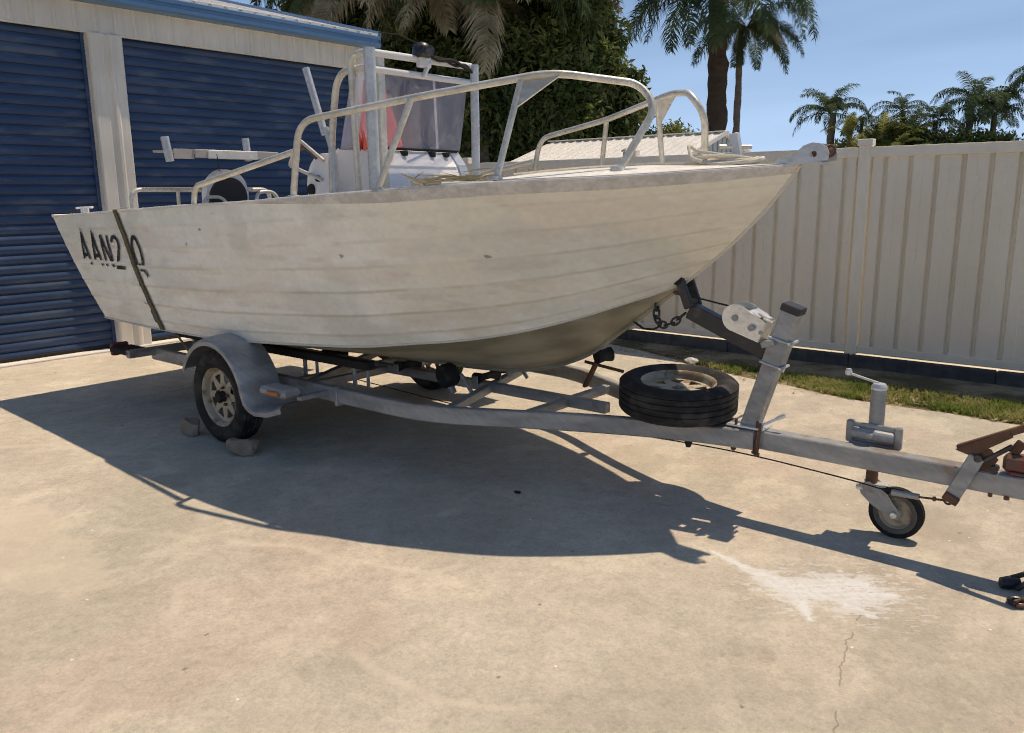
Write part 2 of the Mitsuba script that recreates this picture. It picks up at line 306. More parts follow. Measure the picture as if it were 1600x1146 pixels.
def extr(poly, depth, o=(0, 0, 0), u=(1, 0, 0), v=(0, 1, 0)):
    """polygon (a, b) -> o + a u + b v, thickened to +-depth/2 along u x v"""
    if not isinstance(poly, Polygon) and not hasattr(poly, 'geoms'): poly = Polygon(poly)
    u, v = A(*u), A(*v); n = unit(np.cross(u, v)); ms = []
    for g in getattr(poly, 'geoms', [poly]):
        if g.area < 1e-9: continue
        m = trimesh.creation.extrude_polygon(g, depth, engine='earcut'); m.apply_translation((0, 0, -depth / 2)); ms.append(m)
    m = cat(ms); m.apply_transform(frame(A(*o), u, v, n)); return m
def lathe(prof, n=32, o=(0, 0, 0), axis=(0, 0, 1)):
    m = trimesh.creation.revolve(np.asarray(prof, float), sections=n)
    ax = unit(A(*axis)); u = unit(np.cross(ax, A(0.3, 0.9, 0.2))) ; v = np.cross(ax, u)
    m.apply_transform(frame(A(*o), u, v, ax)); return m
def rod(p0, p1, r, n=12): return tube([p0, p1], r, n)
def ringm(R, r, o, axis, n=18, k=8):
    a = np.linspace(0, 2 * np.pi, n + 1); ax = unit(A(*axis)); u = unit(np.cross(ax, A(0.31, 0.2, 0.92))); v = np.cross(ax, u)
    return tube(A(*o) + R * (np.cos(a)[:, None] * u + np.sin(a)[:, None] * v), r, k, False)

# ------------------------------------------------------------------ the setting
def plate(poly, z): 
    v, f = trimesh.creation.triangulate_polygon(Polygon(poly), engine='earcut')
    return M(np.column_stack([v, np.full(len(v), z)]), f)
struct('ground', plate([(-500, -500), (500, -500), (500, 700), (-500, 700)], -0.06), 'm_ground', 'dry flat ground running out beyond the yard', 'ground')
edge = [(12, 6.45), (1.0, 6.46), (0.2, 6.44), (-0.5, 6.47), (-0.85, 6.48), (-1.3, 6.53), (-1.75, 6.50), (-2.1, 6.55), (-2.45, 6.66), (-2.8, 6.72), (-3.2, 6.83), (-3.45, 6.92), (-3.9, 7.12), (-4.4, 7.36), (-5.2, 7.60), (-6.0, 7.74)]
struct('driveway', plate([(-9.0, -9), (12, -9)] + edge + [(-9.0, 7.76)], 0.0), 'm_concrete', 'stained tan concrete driveway with a crack and a white splash', 'driveway')
struct('lawn', plate([(x, y - 0.08) for x, y in edge] + [(-6.0, 7.78), (12, 7.78)], -0.004), 'm_dirt', 'strip of bare soil and grass along the fence', 'lawn')
struct('neighbouring_yard', plate([(-9.2, 7.80), (14, 7.80), (14, 30), (-30, 30), (-30, 7.80)], -0.03), 'm_sand', 'pale sandy yard on the far side of the fence', 'yard')

# grass along the fence, thinning out over the slab edge
def grass():
    v, f = [], []
    ex = np.array(edge)[::-1]
    n = 15000
    X = rng.uniform(-4.9, 1.2, n); Y = rng.uniform(6.45, 7.10, n)
    E0 = np.interp(X, ex[:, 0], ex[:, 1])
    dens = meshkit.fbm(np.column_stack([X * 2.2, Y * 2.2, X * 0]), 3, 5)
    gate = np.clip((X + 4.7) / 1.3, 0.0, 1)
    keep = (Y > E0 + 0.07 - 0.12 * meshkit.noise(np.column_stack([X * 9, Y * 9, X * 0]), 4) + 0.02) & (dens + rng.uniform(-0.25, 0.25, n) > 0.47) & (rng.uniform(0, 1, n) < 0.25 + 0.75 * gate)
    for x, y in zip(X[keep], Y[keep]):
        for _ in range(4):
            a = rng.uniform(0, 6.283); h = rng.uniform(0.015, 0.060); w = rng.uniform(0.003, 0.006); l = rng.uniform(0.01, 0.055)
            bx, by = x + rng.normal(0, 0.014), y + rng.normal(0, 0.014)
            d = A(math.cos(a), math.sin(a), 0); s = A(-d[1], d[0], 0) * w
            b = A(bx, by, -0.004); m_ = b + d * l * 0.4 + A(0, 0, h * 0.65); t = b + d * l + A(0, 0, h)
            i = len(v); v += [b - s, b + s, m_ + s * 0.8, m_ - s * 0.8, t]; f += [[i, i + 1, i + 2], [i, i + 2, i + 3], [i + 3, i + 2, i + 4]]
    return M(v, f)
struct('garden_edge', plate([(12, 7.13), (-1.0, 7.10), (-2.2, 7.14), (-3.4, 7.10), (-4.3, 7.30), (-5.6, 7.64), (-8.8, 7.66), (-8.8, 7.775), (12, 7.775)], 0.004), 'm_dirt', 'bare soil at the foot of the fence', 'soil')
g_ = thing('grass', 'short patchy green grass at the foot of the fence', 'grass', kind='stuff'); put(g_, grass(), 'm_grass')
def litter():
    v, f = [], []
    for _ in range(700):
        x = rng.uniform(-4.6, 1.0); y = rng.uniform(6.45, 7.2) + max(0, (-2.5 - x)) * 0.33
        a = rng.uniform(0, 6.283); L = rng.uniform(0.01, 0.045); w = rng.uniform(0.003, 0.010); z = rng.uniform(0.002, 0.02)
        d = A(math.cos(a), math.sin(a), rng.normal(0, 0.2)) * L; s = A(-math.sin(a), math.cos(a), rng.normal(0, 0.3)) * w; c = A(x, y, z)
        i = len(v); v += [c - d, c + s, c + d, c - s]; f += [[i, i + 1, i + 2], [i, i + 2, i + 3]]
    return M(v, f)
g_ = thing('leaf_litter', 'dry straw and fallen leaf scraps along the grass edge', 'leaf litter', kind='stuff'); put(g_, litter(), 'm_straw')

# ------------------------------------------------------------------ garage with two roller doors
gar = thing('garage', 'cream metal garage with two blue roller doors and a blue gutter', 'garage')
part(gar, 'wall', cat(box(-18, -9.06, -3.0, 7.76, -0.06, 3.58, 0.01), box(-9.06, -8.87, -3.0, 0.66, -0.05, 3.50), box(-9.06, -8.87, 0.66, 7.76, 3.30, 3.50), box(-9.06, -8.87, 7.52, 7.76, -0.05, 3.30)), 'm_wall')
part(gar, 'gable', extr([(0, 3.5), (-9.4, 3.5), (-4.7, 4.68)], 0.06, (-8.75, 7.72, 0), (1, 0, 0), (0, 0, 1)), 'm_wall')
def pan(w, rib=0.022, d=0.018):
    return [(0, -0.003), (0.0, 0.0), (w - 2.4 * rib, 0.0), (w - 1.8 * rib, d), (w - 0.9 * rib, d), (w - 0.3 * rib, 0.0), (w - 0.0006, 0.0), (w - 0.0006, -0.003)]
hp = pan(0.2)
for i in range(36):
    y0 = 0.60 + 0.2 * i - 0.04
    pts = [(y0 + a, -8.862 + b) for a, b in hp]
    m = extr(pts, 0.27, (0, 0, 3.375), (0, 1, 0), (1, 0, 0))
    part(gar, 'header_panel', m, 'm_wall')
part(gar, 'header_trim', cat(box(-8.90, -8.862, 0.6, 7.76, 3.222, 3.242), box(-8.90, -8.845, 0.6, 7.76, 3.5, 3.53)), 'm_wall')
prof = [(4.03, -8.99), (4.03, -8.84), (4.045, -8.82), (4.165, -8.82), (4.185, -8.838), (4.215, -8.838), (4.235, -8.805), (4.262, -8.805), (4.282, -8.82), (4.365, -8.82), (4.38, -8.84), (4.38, -8.99)]
part(gar, 'pillar', extr(prof, 3.26, (0, 0, 1.59), (0, 1, 0), (1, 0, 0)), 'm_wall')
part(gar, 'pillar', extr([(a + 3.44, b) for a, b in prof[:-1]] + [(7.76, -8.84), (7.76, -8.99)], 3.26, (0, 0, 1.59), (0, 1, 0), (1, 0, 0)), 'm_wall')
part(gar, 'pillar', extr([(a - 3.68, b) for a, b in prof], 3.26, (0, 0, 1.59), (0, 1, 0), (1, 0, 0)), 'm_wall')
part(gar, 'door_sill', cat(box(-9.05, -8.78, 0.4, 7.76, -0.05, 0.018, 0.006)), 'm_pale_stone')
PI = 0.0948
t_ = np.array([0, 0.07, 0.11, 0.18, 0.28, 0.38, 0.5, 0.62, 0.72, 0.82, 0.90, 0.94, 1.0]); b_ = 0.0052 * (1 - np.cos(2 * np.pi * t_)); b_[[0, 1, -2, -1]] -= 0.017
for (ya, yb, lab) in ((0.72, 4.04, 'blue roller door left of the pillar, sunlit along its foot'), (4.37, 7.475, 'blue roller door behind the boat')):
    dk = numbered(gar + '__roller_door'); labels[dk] = {'label': lab}
    bulge = b_ + 0.010
    base = [(-8.966 + b, PI * t) for b, t in zip(bulge, t_)]
    pr = base + [(-8.993, PI), (-8.993, 0)]
    for k in range(34):
        m = extr([(x, z + 0.02 + PI * k) for x, z in pr], yb - ya, (0, (ya + yb) / 2, 0), (1, 0, 0), (0, 0, 1))
        part(dk, 'slat', m, 'm_blue_door', smooth=35)
    part(dk, 'bottom_rail', box(-8.985, -8.935, ya, yb, 0.012, 0.055), 'm_blackmatt')
    for y_ in (ya, yb): part(dk, 'guide_track', box(-8.99, -8.922, y_ - 0.04, y_ + 0.04, 0.018, 3.25), 'm_blue_door')
gp = [(-8.855, 3.50), (-8.70, 3.505), (-8.685, 3.52), (-8.685, 3.555), (-8.70, 3.562), (-8.70, 3.595), (-8.683, 3.602), (-8.683, 3.640), (-8.70, 3.652), (-8.715, 3.640), (-8.72, 3.56), (-8.74, 3.53), (-8.855, 3.53)]
part(gar, 'gutter', extr(gp, 10.8, (0, 2.38, 0), (1, 0, 0), (0, 0, 1)), 'm_blue_trim')
part(gar, 'gutter_end', extr([(-8.855, 3.50), (-8.685, 3.505), (-8.683, 3.645), (-8.855, 3.645)], 0.006, (0, 7.784, 0), (1, 0, 0), (0, 0, 1)), 'm_blue_trim')
part(gar, 'fascia', box(-8.88, -8.857, -3.0, 7.78, 3.53, 3.66), 'm_blue_trim')
rk = numbered(gar + '__roof')
tp = math.tan(math.radians(14.4))
ys = np.arange(-3.0, 7.80, 0.19)
rp = []
for y in ys: rp += [(y, 0), (y + 0.13, 0), (y + 0.145, 0.026), (y + 0.175, 0.026)]
rp.append((7.80, 0))
rp = np.array([q for q in rp if q[0] <= 7.8])
def slope(x0, z0, x1, z1):
    a = np.column_stack([np.full(len(rp), x0), rp[:, 0], z0 + rp[:, 1]]); b = np.column_stack([np.full(len(rp), x1), rp[:, 0], z1 + rp[:, 1]])
    up_ = grid([a, b]); dn = up_.copy(); dn.apply_translation((0, 0, -0.012)); return cat(up_, dn)
scene[rk] = mikit.ply(cat(slope(-8.70, 3.645, -13.5, 3.645 + 4.8 * tp), slope(-13.5, 3.645 + 4.8 * tp, -18.3, 3.645)), 'm_roof')
part(rk, 'eave_filler', box(-8.80, -8.712, -3.0, 7.77, 3.640, 3.682, 0.002), 'm_roof')
part(rk, 'barge_capping', cat(bar((-8.69, 7.79, 3.66), (-13.5, 7.79, 3.66 + 4.8 * tp), 0.03, 0.09), bar((-13.5, 7.79, 3.66 + 4.8 * tp), (-18.3, 7.79, 3.66), 0.03, 0.09)), 'm_blue_trim')

# ------------------------------------------------------------------ fence
fen = thing('fence', 'tall cream sheet metal fence with a capped post and dark plinth', 'fence')
FY = 7.80
posts = [-9.0 + 0.18 + 2.4 * 0, -7.2, -4.8, -2.4, 0.0, 2.4, 4.8]
posts = [-7.2, -4.8, -2.4, 0.0, 2.4]
fp = pan(0.2, 0.026, 0.020)
bays = list(zip([-8.72] + posts, posts + [4.8]))
for a, b in bays:
    x0, x1 = a + 0.075, b - 0.068
    k0 = 0; n = max(1, round((x1 - x0) / 0.2)); w = (x1 - x0) / n
    h_ = w * 0.40; pp = [(0, 0.003), (0.0, 0.0), (h_, 0.0), (h_ + 0.011, 0.040), (h_ + 0.031, 0.040), (h_ + 0.044, 0.0), (w - 0.0008, 0.0), (w - 0.0008, 0.003), (h_ + 0.046, 0.003), (h_ + 0.033, 0.043), (h_ + 0.009, 0.043), (h_ - 0.002, 0.003)]
    for i in range(n):
        pts = [(x0 + w * i + p, FY - 0.018 + q) for p, q in pp]
        part(fen, 'infill_panel', extr(pts, 1.74, (0, 0, 1.03), (1, 0, 0), (0, 1, 0)), 'm_fence')
    part(fen, 'post_channel', box(a + 0.04, x0 + 0.05, FY + 0.026, FY + 0.034, 0.14, 1.90, 0.002), 'm_fence'); part(fen, 'post_channel', box(x1 - 0.05, b - 0.04, FY + 0.026, FY + 0.034, 0.14, 1.90, 0.002), 'm_fence')
    x0, x1 = a + 0.053, b - 0.053
    part(fen, 'top_rail', extr(affinity.translate(sbox(-0.030, -0.038, 0.030, 0.038).buffer(0.006), 0, 1.932), x1 - x0, ((x0 + x1) / 2, FY, 0), (0, 1, 0), (0, 0, 1)), 'm_fence_trim')
    part(fen, 'bottom_rail', box(x0 - 0.003, x1 + 0.003, FY - 0.030, FY + 0.030, 0.135, 0.205, 0.006), 'm_fence')
    part(fen, 'plinth', cat([box(a + j, min(a + j + 1.194, b - 0.006), FY - 0.055, FY + 0.02, -0.05, 0.114 + 0.003 * ((i + int(j)) % 2), 0.008) for i, j in enumerate(np.arange(0, b - a - 0.2, 1.2))]), 'm_plinth')
for x in posts:
    pk = part(fen, 'post', box(x - 0.052, x + 0.052, FY - 0.036, FY + 0.036, 0.121, 2.005, 0.006), 'm_fence_trim')
    part(pk, 'post_cap', box(x - 0.064, x + 0.064, FY - 0.048, FY + 0.048, 1.985, 2.045, 0.005), 'm_fence_trim')

# ------------------------------------------------------------------ shed beyond the fence
sh = thing('shed', 'low white roofed shed with grey gable standing beyond the fence', 'shed')
XL, XR, YE, YR, YB, ZR, SL = -11.34, -7.18, 12.4, 15.0, 17.6, 2.70, 0.315
ze = ZR - SL * (YR - YE)
part(sh, 'wall', box(XL + 0.1, XR - 0.12, YE + 0.15, YB - 0.15, -0.05, ze - 0.02), 'm_shed_wall')
gw = []
for i in range(26):
    y0 = YE + 0.15 + i * 0.1885
    f_ = lambda y: ZR - SL * abs(y - YR) - 0.03
    yy = [y0, min(y0 + 0.15, YB), min(y0 + 0.1885, YB)]
    gw.append(extr([(y0, -0.05), (y0 + 0.14, -0.05), (y0 + 0.14, f_(y0 + 0.14)), (y0, f_(y0))], 0.03, (XR - 0.085, 0, 0), (0, 1, 0), (0, 0, 1)))
part(sh, 'gable', cat(gw, extr([(YE + 0.15, -0.05), (YB - 0.15, -0.05), (YB - 0.15, ze), (YR, ZR - 0.05), (YE + 0.15, ze)], 0.02, (XR - 0.105, 0, 0), (0, 1, 0), (0, 0, 1))), 'm_shed_wall')
sr = numbered(sh + '__roof')
xs = np.linspace(XL, XR, 22)
rp2 = []
for x in xs[:-1]: rp2 += [(x, 0), (x + 0.13, 0), (x + 0.15, 0.02), (x + 0.185, 0.02)]
rp2.append((XR, 0)); rp2 = np.array(rp2)
def sslope(y0, z0, y1, z1):
    a = np.column_stack([rp2[:, 0], np.full(len(rp2), y0), z0 + rp2[:, 1]]); b = np.column_stack([rp2[:, 0], np.full(len(rp2), y1), z1 + rp2[:, 1]])
    u = grid([a, b]); d = u.copy(); d.apply_translation((0, 0, -0.03)); return cat(u, d)
scene[sr] = mikit.ply(cat(sslope(YE, ze, YR, ZR), sslope(YR, ZR, YB, ze)), 'm_roof')
part(sr, 'barge', cat(bar((XR, YE, ze - 0.01), (XR, YR, ZR - 0.01), 0.025, 0.08), bar((XR, YR, ZR - 0.01), (XR, YB, ze - 0.01), 0.025, 0.08)), 'm_roof')
part(sr, 'ridge_cap', bar((XL, YR, ZR + 0.02), (XR + 0.01, YR, ZR + 0.02), 0.22, 0.02), 'm_roof')
part(sr, 'roof_vent', cat(rod((-8.45, 13.5, 2.12), (-8.45, 13.5, 2.34), 0.055), lathe([(0, 0.05), (0.09, 0.0), (0.09, -0.02), (0, -0.02)], 16, (-8.45, 13.5, 2.37))), 'm_galv')

# ------------------------------------------------------------------ the boat
CY = 3.85                                                      # centreline
SH = np.array([(-7.15, 1.02, 1.463), (-6.0, 1.05, 1.510), (-4.9, 1.085, 1.554), (-4.2, 1.09, 1.577), (-3.9, 1.083, 1.593), (-3.24, 1.02, 1.624), (-2.68, 0.865, 1.653),
               (-2.53, 0.80, 1.660), (-2.11, 0.592, 1.674), (-1.76, 0.31, 1.698), (-1.54, 0.085, 1.716), (-1.475, 0.012, 1.720)])
CH = np.array([(-6.72, 0.88, 0.664), (-5.8, 0.89, 0.652), (-5.04, 0.89, 0.660), (-4.6, 0.885, 0.686), (-4.0, 0.845, 0.723), (-3.72, 0.797, 0.739), (-3.33, 0.693, 0.785), (-3.1, 0.61, 0.812),
               (-2.785, 0.47, 0.871), (-2.5, 0.316, 0.954), (-2.29, 0.184, 1.034), (-2.155, 0.091, 1.088), (-2.05, 0.012, 1.138)])
KE = np.array([(-6.70, 0.0, 0.475), (-5.5, 0.0, 0.480), (-4.3, 0.0, 0.497), (-3.6, 0.0, 0.512), (-3.2, 0.0, 0.537), (-2.93, 0.0, 0.588), (-2.737, 0.0, 0.654), (-2.612, 0.0, 0.714), (-2.48, 0.0, 0.81), (-2.213, 0.0, 1.01), (-2.05, 0.0, 1.134)])
def curve(tab):
    fb, fz = PchipInterpolator(tab[:, 0], tab[:, 1]), PchipInterpolator(tab[:, 0], tab[:, 2])
    def at(u):
        x = tab[0, 0] + (tab[-1, 0] - tab[0, 0]) * np.asarray(u, float)
        return np.stack([x, fb(x), fz(x)], -1)
    return at
cs, cc, ck = curve(SH), curve(CH), curve(KE)
STR = [0.14, 0.30, 0.46, 0.62, 0.78, 0.92]                      # pressed strakes, as fractions of the side from sheer to chine
vv = [0.0]
for s_ in STR: vv += [s_ - 0.035, s_ - 0.010, s_ - 0.002, s_ + 0.006]
vv = np.array(sorted(vv + [0.08, 0.22, 0.38, 0.54, 0.70, 0.86, 0.97, 1.0]))
def side(u, v, s=1, off=0.0):
    """point of the topsides: u from the transom to the stem, v from sheer to chine"""
    u, v = np.broadcast_arrays(np.asarray(u, float), np.asarray(v, float))
    a, c = cs(u), cc(u); p = a + (c - a) * v[..., None]
    p[..., 0] += 0.05 * 4 * v * (1 - v) * u ** 10
    w = 0.018 * np.sin(np.pi * v) * np.clip((1 - u) * 4, 0, 1)
    lap = np.zeros_like(v)
    for s_, k_ in zip(STR, (0.35, 0.45, 0.7, 0.85, 0.9, 0.7)): lap += np.where((v > s_ - 0.035) & (v <= s_), (v - s_ + 0.035) / 0.035 * 0.006 * k_, 0)
    b = p[..., 1] + w + (lap + off) * np.clip((1 - u) * 12, 0.05, 1)
    return np.stack([p[..., 0], CY - s * b, p[..., 2]], -1)
uu = 1 - (1 - np.linspace(0, 1, 90)) ** 1.35
U, V = np.meshgrid(uu, vv, indexing='ij')
boat = thing('boat', 'weathered bare aluminium fishing boat sitting on the trailer', 'boat')
hk = numbered(boat + '__hull')
inner = lambda s: side(U, V, s, -0.035)
outer_m = [grid(side(U, V, 1)), grid(side(U, V, -1))]
st = [side(0.0, vv, 1), side(0.0, vv, -1)]
trans = grid(np.stack([st[0], st[1]], 1))
labels[hk] = {'label': 'streaky bare aluminium sides with faint pressed seams'}
for m_ in outer_m: part(hk, 'side_sheet', m_, 'm_hull', smooth=True, uv=np.column_stack([U.ravel(), V.ravel()]))
part(hk, 'transom', trans, 'm_hull', uv=np.full((len(trans.vertices), 2), 0.54))
part(boat, 'inner_skin', cat(grid(inner(1)), grid(inner(-1))), 'm_gunwale', smooth=40)
wv = np.linspace(0, 1, 9)
bot = []
for s in (1, -1):
    c_, k_ = cc(uu), ck(uu)
    P = k_[:, None] + (c_ - k_)[:, None] * wv[None, :, None]
    P[..., 2] -= 0.012 * np.sin(np.pi * wv)[None]
    P[..., 1] = CY - s * P[..., 1]; bot.append(grid(P))
part(boat, 'bottom', cat(bot, M([side(0, 1, 1), side(0, 1, -1), (-6.70, CY, 0.475)], [[0, 1, 2]])), 'm_hull_bottom_shaded', smooth=30, label='bare aluminium bottom plates of the hull, coloured dark olive for shade')
for s in (1, -1):
    q = cc(uu); q[:, 1] = CY - s * (q[:, 1] + 0.004)
    part(hk, 'chine_strip', tube(q, 0.007, 6), 'm_stem')
kk = ck(np.linspace(0, 1, 60)); kk[:, 1] = CY; kk[:, 2] -= 0.006
part(boat, 'keel_strip', tube(kk, 0.012, 8), 'm_hull_bottom_shaded')
sl = np.linspace(0, 1, 14); sp_ = side(1.0, sl, 1); sp_[:, 1] = CY; part(boat, 'stem_strip', tube(sp_, 0.013, 8), 'm_stem', smooth=40)
# cockpit floor and bulkhead
fu = np.linspace(0.01, 0.80, 40)
def at_z(u, z, s):
    v = np.clip((cs(u)[2] - z) / (cs(u)[2] - cc(u)[2]), 0, 1); return side(u, v, s, -0.035)
part(boat, 'floor', grid([[at_z(u, 0.86, 1), at_z(u, 0.86, -1)] for u in fu]), 'm_board')
# gunwale: flat capping along the sheer, and the rubbing band that deepens towards the bow
for s in (1, -1):
    q = side(uu, 0, s); q2 = side(uu, 0, s, -0.075)
    k_ = np.clip((uu - 0.95) / 0.05, 0, 1)[:, None]
    o = q + A(0, 0, 0.004); o2 = q2 + A(0, 0, 0.004); lip = q - A(0, 0, 0.012); e = A(0, -s * 0.006, 0)
    part(boat, 'gunwale_cap', grid(np.stack([lip + e, o + e + A(0, 0, -0.003), o + e * 0.5, o2, o2 - A(0, 0, 0.016)], 1)), 'm_deck', smooth=30)
    ub = np.linspace(0.50, 1.0, 60); h = 0.008 + 0.064 * np.clip((ub - 0.5) / 0.2, 0, 1) ** 0.8; h[-6:] *= np.linspace(1, 0.8, 6)
    top = side(ub, 0, s); low = top.copy(); ll = np.linalg.norm(side(ub, 1.0, s) - top, axis=1)
    low = side(ub, h / ll, s)
    oo = np.outer(0.002 + 0.009 * np.clip((ub - 0.5) / 0.12, 0, 1), A(0, -s, 0))
    part(boat, 'rubbing_band', grid(np.stack([top + A(0, 0, -0.004), top + oo + A(0, 0, -0.006), low + oo, low - oo * 0.2], 1)), 'm_gunwale', smooth=30, label='dull grey rubbing band below the bow gunwale')
# stern top edge
part(boat, 'transom_cap', bar(side(0, 0, 1) + A(0.01, 0, 0.004), side(0, 0, -1) + A(0.01, 0, 0.004), 0.06, 0.016, b=0.003), 'm_deck')
part(boat, 'splash_well', box(-7.02, -6.55, CY - 0.85, CY + 0.85, 1.38, 1.43, 0.01), 'm_deck')
# crowned foredeck
du = np.linspace(0.79, 0.997, 36); dw = np.linspace(-1, 1, 21)
D = []
for u in du:
    a = side(u, 0, 1, -0.01); b = side(u, 0, -1, -0.01); cr = 0.062 * min(1, cs(u)[1] / 0.65) ** 1.4
    D.append([a * (1 - (w + 1) / 2) + b * (w + 1) / 2 + A(0, 0, 0.007 + cr * (1 - abs(w) ** 1.8)) for w in dw])
part(boat, 'foredeck', grid(D), 'm_deck', smooth=40, label='pale sunlit crowned foredeck')
Dx = np.array(D[0]); hb_ = abs(at_z(0.77, 0.90, 1)[1] - CY) * 0.80; Dx[:, 1] = CY + (Dx[:, 1] - CY) * 0.96; Dx[:, 2] -= 0.004; lowd = np.column_stack([np.full(len(dw), Dx[:, 0].mean() - 0.12), CY - dw * -hb_ * -1.0, np.full(len(dw), 0.90)]); lowd[:, 1] = CY + dw * hb_
part(boat, 'bulkhead', grid([Dx, lowd]), 'm_deck')
def deck_z(x, y):
    u = np.clip((x + 7.15) / (7.15 - 1.475), 0, 1); b = max(cs(u)[1], 0.02); w = abs(y - CY) / b; cr = 0.062 * min(1, b / 0.65) ** 1.4
    return cs(u)[2] + 0.007 + cr * max(0, 1 - w ** 1.8)

# registration lettering, faded below so that each letter shows a gap near its foot
def glyph(segs, w=0.026): return unary_union([LineString(s).buffer(w / 2, cap_style=2, join_style=2) for s in segs])
H_ = 0.235
def circ(cx, cy, rx, ry, a0, a1, n=14): return [(cx + rx * math.cos(t), cy + ry * math.sin(t)) for t in np.radians(np.linspace(a0, a1, n))]
GL = {'A': [[(0.0, 0.03), (0.055, H_), (0.115, 0.0)], [(0.018, 0.075), (0.098, 0.075)]],
      'N': [[(0.0, 0.0), (0.0, H_)], [(0.004, H_), (0.105, 0.0)], [(0.109, 0.0), (0.109, H_)]],
      '2': [circ(0.055, H_ - 0.06, 0.052, 0.052, 170, -25) + [(0.0, 0.0), (0.115, 0.0)]],
      '5': [[(0.11, H_ - 0.008), (0.02, H_ - 0.008), (0.012, 0.14), (0.06, 0.145)] + circ(0.055, 0.072, 0.055, 0.068, 75, -150)],
      'Q': [circ(0.06, H_ / 2, 0.058, H_ / 2, -250, 110, 30), [(0.055, 0.045), (0.13, -0.045)]]}
def on_side(x, z, off):
    lo, hi = 0.0, 1.0
    u = (x + 7.1) / 5.6
    for _ in range(12):
        s_, c_ = cs(u), cc(u); v = np.clip((s_[2] - z) / (s_[2] - c_[2]), 0, 1); px = s_[0] + (c_[0] - s_[0]) * v
        u = np.clip(u + (x - px) / 5.3, 0, 1)
    return side(u, v, 1, off)
for ch, lx in (('A', -6.72), ('A', -6.53), ('N', -6.34), ('2', -6.17), ('Q', -5.86)):
    g = glyph(GL[ch])
    gap = sbox(-0.2, 0.020, 0.5, 0.042) if ch != 'Q' else sbox(-0.2, 0.004, 0.5, 0.034)
    if ch == '2': gap = sbox(-0.2, 0.014, 0.5, 0.045)
    g = g.difference(gap)
    if ch == 'A': g = g.difference(sbox(0.02, -0.02, 0.10, 0.021))
    g = g.segmentize(0.012); ms = []
    for q in getattr(g, 'geoms', [g]):
        v, f = trimesh.creation.triangulate_polygon(q, engine='earcut')
        P = np.array([on_side(lx + a * 1.02, 1.095 + b - 0.0 * a, 0.0095) for a, b in v]); ms.append(M(P, f))
    part(hk, 'registration_letter', cat(ms), 'm_letter')

# handrails
RR = 0.0185
def mir(p): return A(p[0], 2 * CY - p[1], p[2])
near_rail = [A(-3.885, 2.80, 1.60), A(-3.84, 2.80, 1.90), A(-3.755, 2.80, 1.985), A(-3.11, 2.985, 2.072), A(-2.47, 3.28, 2.165), A(-2.30, 3.42, 2.135), A(-2.215, 3.62, 2.07), A(-2.18, 3.42, 1.70)]
near_rail = [A(-3.885, 2.80, 1.60), A(-3.80, 2.80, 1.99), A(-3.11, 2.975, 2.070), A(-2.47, 3.27, 2.160), A(-2.185, 3.60, 2.115), A(-2.09, 3.60, 2.0), A(-2.175, 3.40, 1.69)]
stan = [(A(-3.11, 2.975, 2.07), A(-3.245, 2.85, 1.63)), (A(-2.60, 3.21, 2.135), A(-2.63, 3.05, 1.66))]
aft = [A(-5.02, 2.80, 1.55), A(-4.93, 2.80, 1.70), A(-3.86, 2.80, 1.845)]
aft = [A(-4.93, 2.80, 1.555), A(-4.90, 2.80, 1.665), A(-3.86, 2.80, 1.835)]
for s, side_label in ((1, 'bow rail on the lettered side'), (-1, 'bow rail on the far side')):
    f_ = (lambda p: p) if s == 1 else mir
    k = part(boat, 'bow_rail', tube(fillet([f_(p) for p in near_rail], 0.11, 7), RR, 12), 'm_rail', smooth=40, label=side_label)
    for a, b in stan: part(k, 'stanchion', tube([f_(a), f_(b)], RR * 0.9, 12), 'm_rail', smooth=40)
    a, b = stan[1]; g0 = f_(A(-2.43, 3.295, 2.145)); g1 = f_(A(-2.60, 3.22, 2.135)); g2 = f_(b + (a - b) * 0.70)
    nn = unit(np.cross(g1 - g0, g2 - g0)) * 0.005
    part(k, 'gusset', trimesh.convex.convex_hull(np.array([g0 + nn, g1 + nn, g2 + nn, g0 - nn, g1 - nn, g2 - nn])), 'm_rail')
    for b in (near_rail[0], near_rail[-1], stan[0][1], stan[1][1]):
        q = f_(b); part(k, 'foot_flange', lathe([(0, 0.02), (0.03, 0.02), (0.036, 0.0), (0, 0.0)], 14, (q[0], q[1], max(deck_z(q[0], q[1]) if q[0] > -2.7 else q[2] - 0.01, 0) - 0.004)), 'm_rail')
    part(boat, 'side_rail', tube(fillet([f_(p) for p in aft], 0.10, 7), RR * 0.95, 12), 'm_rail', smooth=40)
# stern rail
srail = fillet([A(-6.50, 3.17, 1.47), A(-6.50, 3.17, 1.662), A(-6.50, 4.43, 1.662), A(-6.50, 4.43, 1.47)], 0.09, 7)
k = part(boat, 'stern_rail', tube(srail, 0.017, 10), 'm_rail', smooth=40)
for y in (3.56, 4.2): part(k, 'stanchion', rod((-6.50, y, 1.42), (-6.50, y, 1.65), 0.015), 'm_rail', smooth=40)
part(boat, 'grab_loop', tube(fillet([A(-6.2, 3.60, 1.43), A(-6.2, 3.60, 1.60), A(-6.2, 3.80, 1.60), A(-6.2, 3.83, 1.43)], 0.1, 7), 0.014, 10), 'm_rail', smooth=40)
part(boat, 'grab_loop', tube(fillet([A(-6.3, 4.16, 1.43), A(-6.3, 4.16, 1.64), A(-6.3, 4.36, 1.64), A(-6.3, 4.40, 1.43)], 0.08, 7), 0.016, 10), 'm_rail', smooth=40)
# cleat on the stern gunwale
part(boat, 'mooring_cleat', cat(bar((-6.76, 2.86, 1.525), (-6.49, 2.86, 1.532), 0.026, 0.016, b=0.006), rod((-6.66, 2.86, 1.47), (-6.66, 2.86, 1.525), 0.016), rod((-6.59, 2.86, 1.475), (-6.59, 2.86, 1.525), 0.016)), 'm_white', smooth=40)
